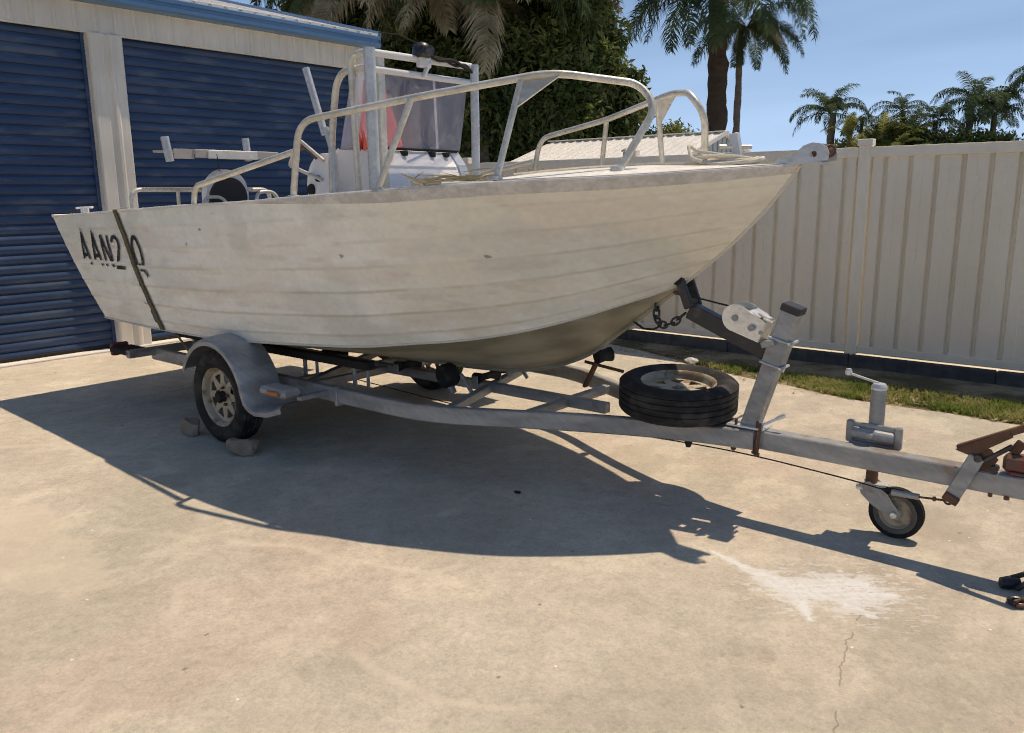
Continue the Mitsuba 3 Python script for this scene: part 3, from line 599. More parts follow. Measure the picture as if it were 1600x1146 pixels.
# bait board on two legs
bk = numbered(boat + '__bait_board')
scene[bk] = mikit.ply(cat(extr([(-6.46, 3.36), (-6.12, 3.52), (-6.12, 4.28), (-6.46, 4.36)], 0.018, (0, 0, 1.955)), box(-6.13, -6.11, 3.52, 4.28, 1.90, 1.964), extr([(3.36, 1.89), (3.52, 1.89), (3.52, 1.965), (3.36, 1.965)], 0.014, (-6.14, 0, 0), (0, 1, 0), (0, 0, 1))), 'm_board')
part(bk, 'board_edge', box(-6.108, -6.088, 3.62, 4.06, 1.895, 1.962), 'm_deck')
for y in (3.565, 4.13): part(bk, 'leg', bar((-6.24, y, 1.42), (-6.24, y, 1.945), 0.05, 0.05), 'm_post')
part(bk, 'rod_holder', tube([A(-6.20, 3.355, 1.87), A(-6.215, 3.335, 2.055)], 0.031, 14), 'm_post', smooth=40)
part(bk, 'rod_holder', tube([A(-6.44, 4.20, 1.90), A(-6.45, 4.19, 2.09)], 0.031, 14), 'm_post', smooth=40)
part(bk, 'hanging_cord', tube([A(-6.09, 3.69, 1.93), A(-6.085, 3.695, 1.85), A(-6.09, 3.70, 1.80)], 0.004, 6), 'm_blackmatt')
# bucket seat: white rim shell, black pad
sk = numbered(boat + '__boat_seat')
ax, ay, az = -6.30, 3.90, 1.565
arc = [(r_ * math.sin(t), 0.30 * (math.cos(t))) for r_, t in [(0.27, t) for t in np.linspace(-1.75, 1.75, 19)]]
sh_poly = Polygon([(-0.19, -0.15)] + [(0.195 * math.sin(t), 0.06 + 0.20 * math.cos(t)) for t in np.linspace(-1.5, 1.5, 19)] + [(0.19, -0.15)])
pad = Polygon([(-0.17, -0.13)] + [(0.172 * math.sin(t), 0.02 + 0.175 * math.cos(t)) for t in np.linspace(-1.5, 1.5, 19)] + [(0.17, -0.13)])
scene[sk] = mikit.ply(extr(sh_poly, 0.07, (ax - 0.06, ay, az), (0, 1, 0), (0.12, 0, 0.993)), 'm_white')
part(sk, 'back_pad', extr(pad, 0.03, (ax - 0.015, ay, az), (0, 1, 0), (0.12, 0, 0.993)), 'm_black', label='black pad of the seat back')
part(sk, 'cushion', box(ax, ax + 0.42, ay - 0.24, ay + 0.24, az - 0.20, az - 0.10, 0.03), 'm_black')
part(sk, 'pedestal', rod((ax + 0.2, ay, 0.86), (ax + 0.2, ay, az - 0.2), 0.05), 'm_post', smooth=40)

# centre console with clear screen and tube frame
ck_ = numbered(boat + '__console')
labels[ck_] = {'label': 'white centre console under a clear plastic screen'}
X0, X1, Y0, Y1 = -4.42, -3.95, 3.52, 4.25
body = trimesh.convex.convex_hull(np.array([(x, y, z) for y in (Y0, Y1) for x, z in ((X0, 0.86), (X1 + 0.15, 0.86), (X1 + 0.15, 1.46), (X1 + 0.004, 1.785), (X1 - 0.085, 1.895), (X0 + 0.04, 1.90), (X0, 1.87))]))
part(ck_, 'cabinet', body, 'm_white')
part(ck_, 'front_lip', box(X1 - 0.02, X1 + 0.016, Y0 + 0.01, Y1 - 0.085, 1.768, 1.786), 'm_white')
part(ck_, 'corner_strip', cat(bar((X1 + 0.154, Y1 - 0.03, 1.46), (X1 + 0.008, Y1 - 0.03, 1.785), 0.088, 0.014), bar((X1 + 0.008, Y1 - 0.03, 1.785), (X1 - 0.081, Y1 - 0.03, 1.895), 0.088, 0.014)), 'm_bluegrey')
cheek = Polygon([(-4.42, 1.30)] + [(-4.44 + 0.19 * math.cos(t), 1.66 + 0.21 * math.sin(t)) for t in np.linspace(math.pi * 1.35, math.pi * 0.42, 18)] + [(-4.36, 1.30)])
part(ck_, 'rounded_cheek', extr(cheek, 0.10, (0, 3.50, 0), (1, 0, 0), (0, 0, 1)), 'm_white', smooth=30)
part(ck_, 'cheek_bolt', cat(lathe([(0, 0.02), (0.018, 0.015), (0.022, 0), (0, 0)], 12, (-4.50, 3.445, 1.71), (0, -1, 0)), lathe([(0, 0.015), (0.035, 0.01), (0.04, 0), (0, 0)], 14, (-4.58, 3.446, 1.64), (0, -1, 0))), 'm_blackmatt')
strip_pts = [A(X1 - 0.06, Y0, 1.888), A(X1 - 0.06, Y1, 1.888)]
part(ck_, 'screen_strip', cat(bar(*strip_pts, 0.016, 0.018), bar((X0 + 0.06, Y0, 1.90), (X1 - 0.06, Y0, 1.888), 0.016, 0.018)), 'm_blackmatt', label='dark weathered strip holding the foot of the screen')
for y, dz in ((3.74, 0.055), (3.99, 0.07), (4.12, 0.04)):
    part(ck_, 'screen_clip', box(X1 - 0.075, X1 - 0.02, y - 0.016, y + 0.016, 1.850 - dz * 0.1, 1.876, 0.005), 'm_blackmatt')
# frame: two front posts, cross bars, bent side hoops
for p, r_ in (((-3.80, 3.315), 0.034), ((-3.80, 4.205), 0.028)):
    part(ck_, 'frame_post', tube([A(p[0], p[1], 0.86), A(p[0], p[1], 2.425)], r_, 14), 'm_post', smooth=40)
part(ck_, 'frame_post', box(-3.875, -3.825, 3.40, 3.455, 0.86, 2.40, 0.006), 'm_rail')
part(ck_, 'cross_bar', tube([A(-3.82, 3.32, 2.405), A(-3.82, 4.19, 2.415)], 0.022, 12), 'm_offwhite', smooth=40)
part(ck_, 'cross_bar', tube([A(-3.82, 3.32, 2.315), A(-3.82, 4.19, 2.315)], 0.020, 12), 'm_offwhite', smooth=40)
part(ck_, 'hoop', tube(fillet([A(-4.02, 3.40, 0.95), A(-4.00, 3.34, 2.41), A(-3.82, 3.34, 2.41)], 0.12, 8), 0.020, 12), 'm_rail', smooth=40)
part(ck_, 'hoop', tube(fillet([A(-4.36, 3.42, 0.95), A(-4.31, 3.42, 1.95), A(-4.20, 3.40, 2.335), A(-3.84, 3.36, 2.335)], 0.13, 8), 0.022, 12), 'm_rail', smooth=40)
part(ck_, 'frame_upright', tube([A(-4.30, 3.42, 0.95), A(-4.30, 3.42, 1.86), A(-4.34, 3.40, 2.02)], 0.02, 12), 'm_post', smooth=40)
part(ck_, 'rod_tube', tube([A(-4.48, 3.38, 2.385), A(-4.35, 3.40, 1.98)], 0.023, 12), 'm_post', smooth=40)
part(ck_, 'inner_brace', tube([A(-4.05, 4.10, 1.90), A(-3.90, 3.93, 2.31)], 0.008, 8), 'm_offwhite', smooth=40)
# screen: folded clear sheet, wavy plastic
nu, nv = 46, 16
S = []
for i in range(nu):
    t = i / (nu - 1) * 1.62
    row = []
    for j in range(nv):
        h = j / (nv - 1)
        fx = -3.845 + (X1 - 0.055 + 3.845) * (1 - h); back = -4.33 + 0.20 * h
        if t < 0.62: x = back + (fx - back) * t / 0.62; y = 3.50 - 0.055 * h
        else: x = fx; y = 3.50 - 0.055 * h + (4.27 - 0.09 * h - 3.50 + 0.055 * h) * (t - 0.62)
        wv_ = 0.004 * math.sin(t * 23 + h * 3) * math.sin(math.pi * h) + 0.002 * math.sin(t * 51 + 1 - h * 5) * math.sin(math.pi * h)
        row.append(A(x + (wv_ if t >= 0.62 else 0), y + (0 if t >= 0.62 else wv_), 1.89 + (2.30 - 1.89) * h))
    S.append(row)
part(ck_, 'clear_screen', grid(S), 'm_clear', smooth=True, label='wrinkled clear plastic screen')
# steering: diamond bent grab tube with red grip
part(ck_, 'steering_loop', tube(fillet([A(-4.45, 3.44, 1.70), A(-4.74, 3.40, 1.80), A(-4.63, 3.40, 1.965), A(-4.40, 3.42, 1.82)], 0.02, 4), 0.012, 10), 'm_rail', smooth=40)
part(ck_, 'red_handle', tube(fillet([A(-4.66, 3.42, 1.90), A(-4.58, 3.42, 1.915), A(-4.49, 3.43, 1.84)], 0.03, 5), 0.013, 10), 'm_redpaint', smooth=40, label='faded red tube handle')
# light on the bars, with dangling lead
lk = part(ck_, 'deck_light', cat(lathe([(0, 0.075), (0.035, 0.065), (0.058, 0.04), (0.062, 0.0), (0.045, -0.02), (0, -0.02)], 18, (-3.80, 3.735, 2.435)), lathe([(0, 0.05), (0.03, 0.05), (0.03, -0.0), (0, 0)], 12, (-3.765, 3.735, 2.45), (1, -0.2, 0))), 'm_blacksteel', smooth=40, label='black dome deck light on the top bar')
part(lk, 'light_bracket', cat(box(-3.82, -3.785, 3.70, 3.80, 2.36, 2.425), bar((-3.795, 3.80, 2.40), (-3.795, 3.73, 2.30), 0.03, 0.02)), 'm_offwhite')
part(ck_, 'wiring', tube(fillet([A(-3.80, 3.76, 2.43), A(-3.785, 3.90, 2.43), A(-3.785, 4.02, 2.39), A(-3.785, 4.10, 2.42), A(-3.80, 4.19, 2.37)], 0.05, 5), 0.009, 8), 'm_blackmatt', smooth=40)
part(ck_, 'wiring', tube(fillet([A(-3.79, 3.78, 2.44), A(-3.78, 3.86, 2.41), A(-3.78, 3.98, 2.43), A(-3.79, 4.14, 2.385)], 0.05, 5), 0.012, 8), 'm_blackmatt', smooth=40)
part(ck_, 'whip_aerial', tube([A(-3.80, 3.73, 2.49), A(-3.86, 3.60, 2.54), A(-3.92, 3.50, 2.545)], 0.004, 6), 'm_blackmatt')

# things on the boat
jk = thing('jacket', 'red cloth jacket hanging inside the clear console screen', 'jacket')
Z = np.linspace(0, 1, 24); W_ = np.linspace(-1, 1, 34); J = []
for z in Z:
    hw = 0.06 + 0.115 * z ** 1.2
    J.append([A(-4.06 - 0.03 * abs(w) + 0.028 * math.sin(w * 7 + z * 2) * z, 3.615 + 0.02 * z + hw * w, 2.30 - 0.41 * z - 0.02 * math.sin(w * 5) * z) for w in W_])
J = np.array(J); Jb = J.copy(); Jb[..., 0] -= 0.05
put(jk, cat(grid(J), grid(Jb)), 'm_red_cloth', smooth=True)
ss = []
tv = np.linspace(0, 1, 40)
xs_ = np.interp(tv, [0, 0.22, 0.48, 0.77, 1.0], [-5.985, -5.925, -5.885, -5.825, -5.775])
SP = []
for t, x in zip(tv, xs_):
    z = 1.505 + (0.652 - 1.505) * t; zc = min(z, 1.50)
    row = []
    for dx in (-0.029, 0.029):
        p0 = on_side(x + dx, zc, 0.010); row.append(p0)
    SP.append(row)
SP = [[SP[0][0] + A(0, 0.10, 0.03), SP[0][1] + A(0, 0.10, 0.03)], [SP[0][0] + A(0, 0.0, 0.018), SP[0][1] + A(0, 0.0, 0.018)]] + SP + [[A(-5.80, 3.06, 0.60), A(-5.76, 3.06, 0.60)], [A(-5.80, 3.16, 0.43), A(-5.76, 3.16, 0.43)]]
SP = np.array(SP); SPo = SP.copy(); SPo[:, :, 1] -= 0.003
tk = thing('tie_down_strap', 'olive webbing strap pulled down over the boat side beside the lettering', 'strap')
put(tk, cat(grid(SPo), grid(SP)), 'm_strap', smooth=40)
part(tk, 'ratchet', cat(bar((-5.84, 2.925, 0.80), (-5.815, 2.945, 0.71), 0.058, 0.018, up=(0, -1, 0.2))), 'm_blacksteel')
# bow hardware
bw = numbered(boat + '__bow_roller')
chk = Polygon([(-1.60, 1.712), (-1.557, 1.745), (-1.50, 1.758), (-1.467, 1.777), (-1.442, 1.80), (-1.402, 1.813), (-1.365, 1.808), (-1.335, 1.79), (-1.325, 1.765), (-1.328, 1.735), (-1.455, 1.722)]).difference(Point(-1.392, 1.762).buffer(0.014))
scene[bw] = mikit.ply(cat(extr(chk, 0.008, (0, 3.795, 0), (1, 0, 0), (0, 0, 1)), extr(chk, 0.008, (0, 3.905, 0), (1, 0, 0), (0, 0, 1)), extr([(-1.70, 3.793), (-1.36, 3.793), (-1.36, 3.907), (-1.70, 3.907)], 0.008, (0, 0, 1.724))), 'm_post')
part(bw, 'roller', lathe([(0, -0.045), (0.032, -0.045), (0.022, 0), (0.032, 0.045), (0, 0.045)], 18, (-1.375, 3.85, 1.775), (0, 1, 0)), 'm_rust', smooth=40)
part(bw, 'bow_shackle', ringm(0.022, 0.006, (-1.33, 3.83, 1.775), (0.3, 1, 0)), 'm_rust', smooth=40)
pk = part(boat, 'bollard', bar((-1.765, 3.85, 1.70), (-1.803, 3.85, 1.875), 0.042, 0.042), 'm_post')
part(pk, 'cross_pin', rod((-1.85, 3.79, 1.812), (-1.74, 3.91, 1.812), 0.011), 'm_rail', smooth=40)
rk_ = thing('rope_coil', 'coil of pale rope lying around the bow bollard', 'rope')
rp_ = []
for t in np.linspace(0, 2 * np.pi * 7, 330):
    k_ = 1 + 0.22 * math.sin(t * 0.37 + 1) + 0.08 * math.sin(t * 2.1); x = -1.83 + 0.135 * k_ * math.cos(t); y = CY + 0.095 * k_ * math.sin(t)
    rp_.append(A(x, y, deck_z(x, y) + 0.010 + 0.012 * (1 + math.sin(t * 0.33)) + 0.009 * math.sin(t * 1.7 + 0.4 * math.sin(t))))
put(rk_, tube(rp_, 0.0095, 7), 'm_rope', smooth=40)
part(rk_, 'loose_end', tube(fillet([rp_[-1], A(-1.98, 3.80, 1.80), A(-2.0, 3.76, 1.83), A(-1.96, 3.72, 1.76), A(-1.90, 3.72, 1.745)], 0.04, 5), 0.0085, 7), 'm_rope', smooth=40)
rk2 = thing('mooring_line', 'thin pale line lying loose along the foredeck', 'rope')
ml = [A(x, y, deck_z(x, y) + 0.008) for x, y in ((-2.66, 3.22), (-2.55, 3.42), (-2.50, 3.62), (-2.40, 3.80), (-2.25, 3.78), (-2.1, 3.72), (-2.0, 3.76))]
put(rk2, tube(fillet(ml, 0.08, 5), 0.006, 6), 'm_rope', smooth=40)
# dead palm leaflets dropped at the deck's aft edge
dl = thing('dead_leaves', 'dry palm leaf scraps lying in front of the console', 'leaves', kind='stuff')
v, f = [], []
for i in range(120):
    c = A(rng.uniform(-3.5, -3.1), rng.uniform(3.27, 3.60), 0); c[2] = 1.622 + abs(rng.normal(0.02, 0.035))
    a = rng.normal(0.6, 0.5); L = rng.uniform(0.04, 0.13); w = rng.uniform(0.004, 0.011)
    d = A(math.cos(a) * L, math.sin(a) * L, rng.normal(0, 0.015)); s_ = A(-math.sin(a), math.cos(a), rng.normal(0, 0.5)) * w
    n = len(v); v += [c - d, c + s_ + A(0, 0, 0.008), c + d, c - s_]; f += [[n, n + 1, n + 2], [n, n + 2, n + 3]]
put(dl, M(v, f), 'm_frond_dry')
part(boat, 'deck_shelf', box(-3.05, -2.69, 3.10, 4.60, 1.64, 1.664, 0.006), 'm_deck')
part(boat, 'deck_shelf', box(-3.62, -3.06, 2.96, 4.74, 1.600, 1.618, 0.006), 'm_deck')

# ------------------------------------------------------------------ trailer
tr = thing('boat_trailer', 'galvanised boat trailer with a long drawbar under the boat', 'trailer')
fr = numbered(tr + '__frame')
rz0, rz1 = 0.345, 0.440
def railpath(s): return [A(-6.30, CY - s * 0.715, 0), A(-3.55, CY - s * 0.715, 0), A(-3.35, CY - s * 0.705, 0), A(-3.12, CY - s * 0.645, 0), A(-2.80, CY - s * 0.48, 0), A(-2.48, CY - s * 0.325, 0), A(-2.15, CY - s * 0.19, 0), A(-1.86, CY - s * 0.10, 0), A(-1.60, CY - s * 0.055, 0)]
def hollow(path, w, z0, z1):
    P = np.array(path); tan = np.gradient(P[:, :2], axis=0); tan /= np.linalg.norm(tan, axis=1, keepdims=True); nrm = np.column_stack([-tan[:, 1], tan[:, 0]])
    c = 0.006; prof_ = [(-w / 2, z0 + c), (-w / 2, z1 - c), (-w / 2 + c, z1), (w / 2 - c, z1), (w / 2, z1 - c), (w / 2, z0 + c), (w / 2 - c, z0), (-w / 2 + c, z0), (-w / 2, z0 + c)]
    g = [[np.array([p[0] + n[0] * a, p[1] + n[1] * a, z]) for a, z in prof_] for p, n in zip(P, nrm)]
    m = grid(g); caps = []
    for e in (g[0], g[-1]):
        e = np.array(e[:-1]); caps.append(M(e, [[0, i, i + 1] for i in range(1, len(e) - 1)]))
    return cat(m, caps)
part(fr, 'side_rail', hollow(fillet(railpath(1), 0.15, 4), 0.05, rz0, rz1), 'm_galv', smooth=30)
part(fr, 'side_rail', hollow(fillet(railpath(-1), 0.15, 4), 0.05, rz0, rz1), 'm_galv', smooth=30)
part(fr, 'drawbar', hollow([A(-2.30, CY - 0.02, 0), A(-1.2, CY - 0.02, 0), A(0.15, CY - 0.02, 0)], 0.085, 0.352, 0.444), 'm_galv')
cm = [((-5.9, -0.7), (-5.9, 0.7)), ((-4.35, -0.70), (-4.35, 0.70)), ((-3.18, -0.63), (-3.62, 0.70)), ((-4.40, -0.66), (-5.05, 0.70)), ((-2.78, -0.42), (-2.78, 0.42))]
for a, b in cm: part(fr, 'cross_member', bar((a[0], CY + a[1], 0.395), (b[0], CY + b[1], 0.395), 0.05, 0.05), 'm_galv')
part(fr, 'keel_beam', bar((-6.2, CY, 0.40), (-2.5, CY, 0.40), 0.055, 0.06), 'm_galv')
part(tr, 'axle', bar((-4.87, CY - 0.92, 0.31), (-4.87, CY + 0.92, 0.31), 0.04, 0.04), 'm_galv')
for s in (1, -1):
    yb = CY - s * 0.60
    part(tr, 'leaf_spring', tube([A(-5.22, yb, 0.34), A(-5.05, yb, 0.285), A(-4.87, yb, 0.27), A(-4.69, yb, 0.285), A(-4.52, yb, 0.34)], 0.022, 8), 'm_rust')
    # carpeted skid with its brackets
    kb = part(tr, 'skid', bar((-6.25, CY - s * 0.52, 0.535), (-3.95, CY - s * 0.50, 0.545), 0.07, 0.05), 'm_blackmatt')
    for x in (-6.05, -5.3, -4.62, -4.10): part(kb, 'skid_bracket', cat(rod((x, CY - s * 0.51, 0.40), (x, CY - s * 0.51, 0.53), 0.014), rod((x + 0.13, CY - s * 0.51, 0.40), (x + 0.13, CY - s * 0.51, 0.53), 0.011)), 'm_galv')
for x, z in ((-5.9, 0.43), (-4.95, 0.44), (-4.15, 0.45), (-3.42, 0.465)):
    kr = part(tr, 'keel_roller', lathe([(0, -0.10), (0.04, -0.10), (0.022, -0.03), (0.022, 0.03), (0.04, 0.10), (0, 0.10)], 18, (x, CY, z), (0, 1, 0)), 'm_rubber', smooth=40)
    part(kr, 'roller_bracket', cat(box(x - 0.025, x + 0.025, CY - 0.115, CY - 0.105, 0.40, z + 0.02), box(x - 0.025, x + 0.025, CY + 0.105, CY + 0.115, 0.40, z + 0.02)), 'm_galv')
for y in (3.58, 4.12):
    wk = part(tr, 'wobble_roller', lathe([(0, -0.05), (0.062, -0.05), (0.075, -0.03), (0.075, 0.03), (0.062, 0.05), (0, 0.05)], 20, (-3.50, y, 0.505), (0.25, 1, 0.12)), 'm_rubber', smooth=40)
    part(wk, 'roller_bracket', cat(bar((-3.45, y, 0.40), (-3.50, y, 0.50), 0.04, 0.02), bar((-3.35, y + 0.06, 0.40), (-3.42, y + 0.03, 0.52), 0.025, 0.02)), 'm_galv')
fk = part(tr, 'bow_guide_roller', lathe([(0, -0.05), (0.045, -0.05), (0.036, 0.0), (0.045, 0.05), (0, 0.05)], 18, (-2.71, 4.12, 0.64), (0.5, 1, 0.1)), 'm_rubber', smooth=40)
part(fk, 'roller_bracket', cat(bar((-2.86, 4.14, 0.42), (-2.75, 4.13, 0.62), 0.04, 0.02), rod((-2.86, 4.14, 0.58), (-2.60, 4.17, 0.545), 0.010)), 'm_rust')
# rear light board and rail ends
rb = part(tr, 'rear_beam', bar((-6.26, CY - 0.95, 0.42), (-6.26, CY + 0.95, 0.42), 0.06, 0.06), 'm_galv')
for s in (1, -1):
    lb = part(tr, 'light_board', box(-6.56, -6.24, CY - s * 0.86 - 0.09, CY - s * 0.86 + 0.09, 0.405, 0.445, 0.008), 'm_blackmatt')
    part(lb, 'tail_lamp', box(-6.60, -6.56, CY - s * 0.86 - 0.07, CY - s * 0.86 + 0.07, 0.37, 0.47, 0.01), 'm_redpaint')
# wheels
def tyre_mesh(Ro, w, Ri, grooves=4, n=64):
    h = w / 2; p = [(Ri, -h * 0.72), (Ri + 0.012, -h * 0.80), (Ri + (Ro - Ri) * 0.35, -h * 0.97), (Ri + (Ro - Ri) * 0.55, -h), (Ro - 0.030, -h * 0.93), (Ro - 0.010, -h * 0.80), (Ro - 0.002, -h * 0.70)]
    g = np.linspace(-h * 0.66, h * 0.66, grooves + 1)
    for i in range(grooves):
        a, b = g[i], g[i + 1]; d = 0.006
        p += [(Ro, a + 0.003), (Ro, b - 0.005), (Ro - d, b - 0.004), (Ro - d, b + 0.001)]
    p += [(Ro, h * 0.69)]
    p += [(r, -z) for r, z in [(Ro - 0.010, -h * 0.80), (Ro - 0.030, -h * 0.93), (Ri + (Ro - Ri) * 0.55, -h), (Ri + (Ro - Ri) * 0.35, -h * 0.97), (Ri + 0.012, -h * 0.80), (Ri, -h * 0.72)]]
    return trimesh.creation.revolve(np.array(p), sections=n)
def rim_mesh(R, w):
    h = w / 2
    p = [(R - 0.022, -h * 0.6), (R - 0.014, -h * 0.66), (R + 0.006, -h * 0.74), (R + 0.010, -h * 0.70), (R, -h * 0.62), (R - 0.006, 0), (R, h * 0.62), (R + 0.010, h * 0.74), (R + 0.007, h * 0.80), (R - 0.004, h * 0.74), (R - 0.014, h * 0.55), (R - 0.020, h * 0.1), (R - 0.022, -h * 0.6)]
    return trimesh.creation.revolve(np.array(p), sections=56)
def disc_mesh(R, z):
    d = Point(0, 0).buffer(R - 0.012, 40); holes = []
    for k in range(8):
        a = k * math.pi / 4 + 0.2; r0, r1 = R * 0.50, R * 0.76
        holes.append(Polygon([(r0 * math.cos(a), r0 * math.sin(a)), (r1 * math.cos(a - 0.20), r1 * math.sin(a - 0.20)), (r1 * math.cos(a + 0.20), r1 * math.sin(a + 0.20))]).buffer(0.008))
    d = d.difference(unary_union(holes)).difference(Point(0, 0).buffer(0.034))
    m = trimesh.creation.extrude_polygon(d, 0.006, engine='earcut'); m = m.subdivide() if False else m
    m.apply_translation((0, 0, z)); return m
WR, WW, WI = 0.31, 0.19, 0.192
ty = tyre_mesh(WR, WW, WI); rm = rim_mesh(WI - 0.002, WW); dm = disc_mesh(WI - 0.004, 0.028)
hubm = lathe([(0, 0.085), (0.030, 0.083), (0.036, 0.075), (0.037, 0.0), (0.05, 0.0), (0.055, -0.02), (0, -0.02)], 24)
nut_list = [lathe([(0, 0.055), (0.007, 0.055), (0.010, 0.048), (0.010, 0.03), (0, 0.03)], 6, (0.058 * math.cos(a), 0.058 * math.sin(a), 0)) for a in np.arange(5) * 2 * math.pi / 5]
ply_t, ply_r, ply_d, ply_h, ply_n = mikit.ply(ty, 'm_rubber', smooth=38), mikit.ply(rm, 'm_rim', smooth=38), mikit.ply(dm, 'm_rim'), mikit.ply(hubm, 'm_blackmatt', smooth=38), [mikit.ply(q, 'm_rust') for q in nut_list]
def wheel(parent, name, tw, label=None, hub=True):
    if parent: 
        w = numbered(parent + '__' + name)
        if label: labels[w] = {'label': label}
    else: w = name
    for n_, p_ in (('tyre', ply_t), ('rim', ply_r), ('wheel_disc', ply_d)) + ((('hub', ply_h),) + tuple(('wheel_nut', q) for q in ply_n) if hub else ()):
        k = numbered(w + '__' + n_); scene[k] = {**p_, 'to_world': tw}
    return w
wheel(tr, 'wheel', T().translate([-4.87, 2.895, 0.308]).rotate([1, 0, 0], 90).rotate([0, 0, 1], 12), 'wheel with a dusty cream rim on the near side')
wheel(tr, 'wheel', T().translate([-4.87, 4.805, 0.308]).rotate([1, 0, 0], -90))
# mudguards
def guard(s):
    rad = 0.372; c0 = A(-4.86, 0.315); prof_ = []
    for a in np.radians(np.linspace(158, 12, 30)): prof_.append(c0 + rad * A(math.cos(a) * 1.0, math.sin(a)))
    prof_ += [A(-4.475, 0.34), A(-4.44, 0.315), A(-4.38, 0.300), A(-4.25, 0.312), A(-4.10, 0.36)]
    P = np.array(prof_); yo, yi = 2.765, 3.03; rows = []
    tn = np.gradient(P, axis=0); tn /= np.linalg.norm(tn, axis=1, keepdims=True); nr = np.column_stack([tn[:, 1], -tn[:, 0]])
    for (y, off) in ((yo, 0.028), (yo, 0.0), (yo + 0.012, -0.012), (yo + 0.05, -0.024), (yo + 0.12, -0.030), (yi, -0.030), (yi, 0.0)):
        Q = P + nr * off; rows.append(np.column_stack([Q[:, 0], np.full(len(P), y if s == 1 else 2 * CY - y), Q[:, 1]]))
    a = grid(np.stack(rows[:6], 1)); Pi = np.array(rows[1:5])
    inner_ = grid(np.stack([rows[0] + A(0, s * 0.003, 0), rows[1] + A(0, s * 0.003, -0.003), rows[3] + A(0, 0, -0.004), rows[5] + A(0, 0, -0.004)], 1))
    return cat(a, inner_)
for s in (1, -1):
    gk = part(tr, 'mudguard', guard(s), 'm_galv', smooth=35)
    f_ = (lambda y0, y1: (y0, y1)) if s == 1 else (lambda y0, y1: (2 * CY - y1, 2 * CY - y0))
    y0, y1 = f_(2.775, 2.91)
    part(gk, 'step_plate', box(-4.33, -4.07, y0, y1, 0.415, 0.472, 0.018), 'm_galv')
    y0, y1 = f_(2.757, 2.775)
    part(gk, 'side_marker', box(-4.22, -4.11, y0, y1, 0.432, 0.462, 0.006), 'm_amber', label='small amber side marker on the mudguard')
    part(gk, 'guard_stay', bar((-4.10, CY - s * 0.95, 0.40), (-4.10, CY - s * 0.70, 0.40), 0.04, 0.03), 'm_galv')
    part(tr, 'rail_joint', cat(box(-4.02, -3.995, CY - s * 0.715 - 0.032, CY - s * 0.715 + 0.032, 0.325, 0.446, 0.004)), 'm_galv')
# winch post, arm, winch
wp = part(tr, 'winch_post', bar((-1.648, CY, 0.44), (-1.468, CY, 1.040), 0.075, 0.085, up=(1, 0, -0.3)), 'm_galv')
part(wp, 'end_cap', bar((-1.468, CY, 1.036), (-1.457, CY, 1.072), 0.088, 0.098, up=(1, 0, -0.3)), 'm_black', label='black plastic cap on the post')
part(wp, 'post_foot', cat(box(-1.75, -1.55, CY - 0.07, CY + 0.05, 0.446, 0.458), bar((-1.74, CY - 0.005, 0.455), (-1.68, CY - 0.005, 0.50), 0.03, 0.01)), 'm_zinc')
for z_ in (0.775, 0.90):
    x_ = -1.648 + 0.18 * (z_ - 0.44) / 0.60
    part(wp, 'clamp_bolt', cat(rod((x_ + 0.055, CY - 0.055, z_ - 0.01), (x_ + 0.055, CY + 0.055, z_ - 0.01), 0.007), rod((x_ - 0.05, CY - 0.045, z_ + 0.015), (x_ + 0.06, CY - 0.045, z_ - 0.012), 0.006), lathe([(0, 0.012), (0.013, 0.012), (0.013, 0), (0, 0)], 6, (x_ + 0.062, CY - 0.045, z_ - 0.012), (1, 0, -0.3))), 'm_zinc')
part(wp, 'clamp_sleeve', bar((-1.648 + 0.18 * 0.335 / 0.6, CY, 0.775), (-1.648 + 0.18 * 0.46 / 0.6, CY, 0.900), 0.084, 0.096, up=(1, 0, -0.3)), 'm_galv')
for x_, y_ in ((-1.705, 3.79), (-1.595, 3.79), (-1.57, 3.765)):
    part(wp, 'foot_bolt', cat(rod((x_, y_, 0.32), (x_ + 0.01, y_, 0.49), 0.007), lathe([(0, 0.012), (0.014, 0.012), (0.014, 0), (0, 0)], 6, (x_, y_, 0.325))), 'm_rust')
part(wp, 'clamp_handle', cat(rod((-1.585, CY - 0.04, 0.46), (-1.475, CY - 0.01, 0.527), 0.008), rod((-1.502, CY - 0.017, 0.511), (-1.468, CY - 0.008, 0.531), 0.012)), 'm_zinc', smooth=40)
ar = part(tr, 'winch_arm', bar((-1.58, CY, 0.835), (-2.0, CY, 1.005), 0.06, 0.085, up=(0.35, 0, 1)), 'm_blacksteel', label='black steel arm reaching to the bow')
for dy in (-0.048, 0.048): part(ar, 'snubber_upright', bar((-1.985, CY + dy, 1.02), (-2.045, CY + dy, 1.165), 0.022, 0.05, up=(1, 0, 0)), 'm_blacksteel')
part(ar, 'snubber_pad', lathe([(0, -0.062), (0.03, -0.062), (0.016, 0), (0.03, 0.062), (0, 0.062)], 16, (-2.055, CY, 1.165), (0, 1, 0)), 'm_rubber', smooth=40)
wn = numbered(tr + '__winch'); labels[wn] = {'label': 'zinc plated hand winch bolted on the black arm'}
wpoly = unary_union([Point(-1.725, 0.995).buffer(0.068, 24), Polygon([(-1.785, 0.985), (-1.70, 0.92), (-1.603, 0.885), (-1.572, 0.985), (-1.62, 1.0), (-1.685, 1.045)])]).convex_hull
for y in (3.785, 3.905): part(wn, 'side_plate', extr(wpoly, 0.005, (0, y, 0), (1, 0, 0), (0, 0, 1)), 'm_zinc')
part(wn, 'drum', cat(rod((-1.725, 3.79, 0.995), (-1.725, 3.90, 0.995), 0.035, 20), rod((-1.635, 3.775, 0.955), (-1.635, 3.925, 0.955), 0.012)), 'm_galv', smooth=40)
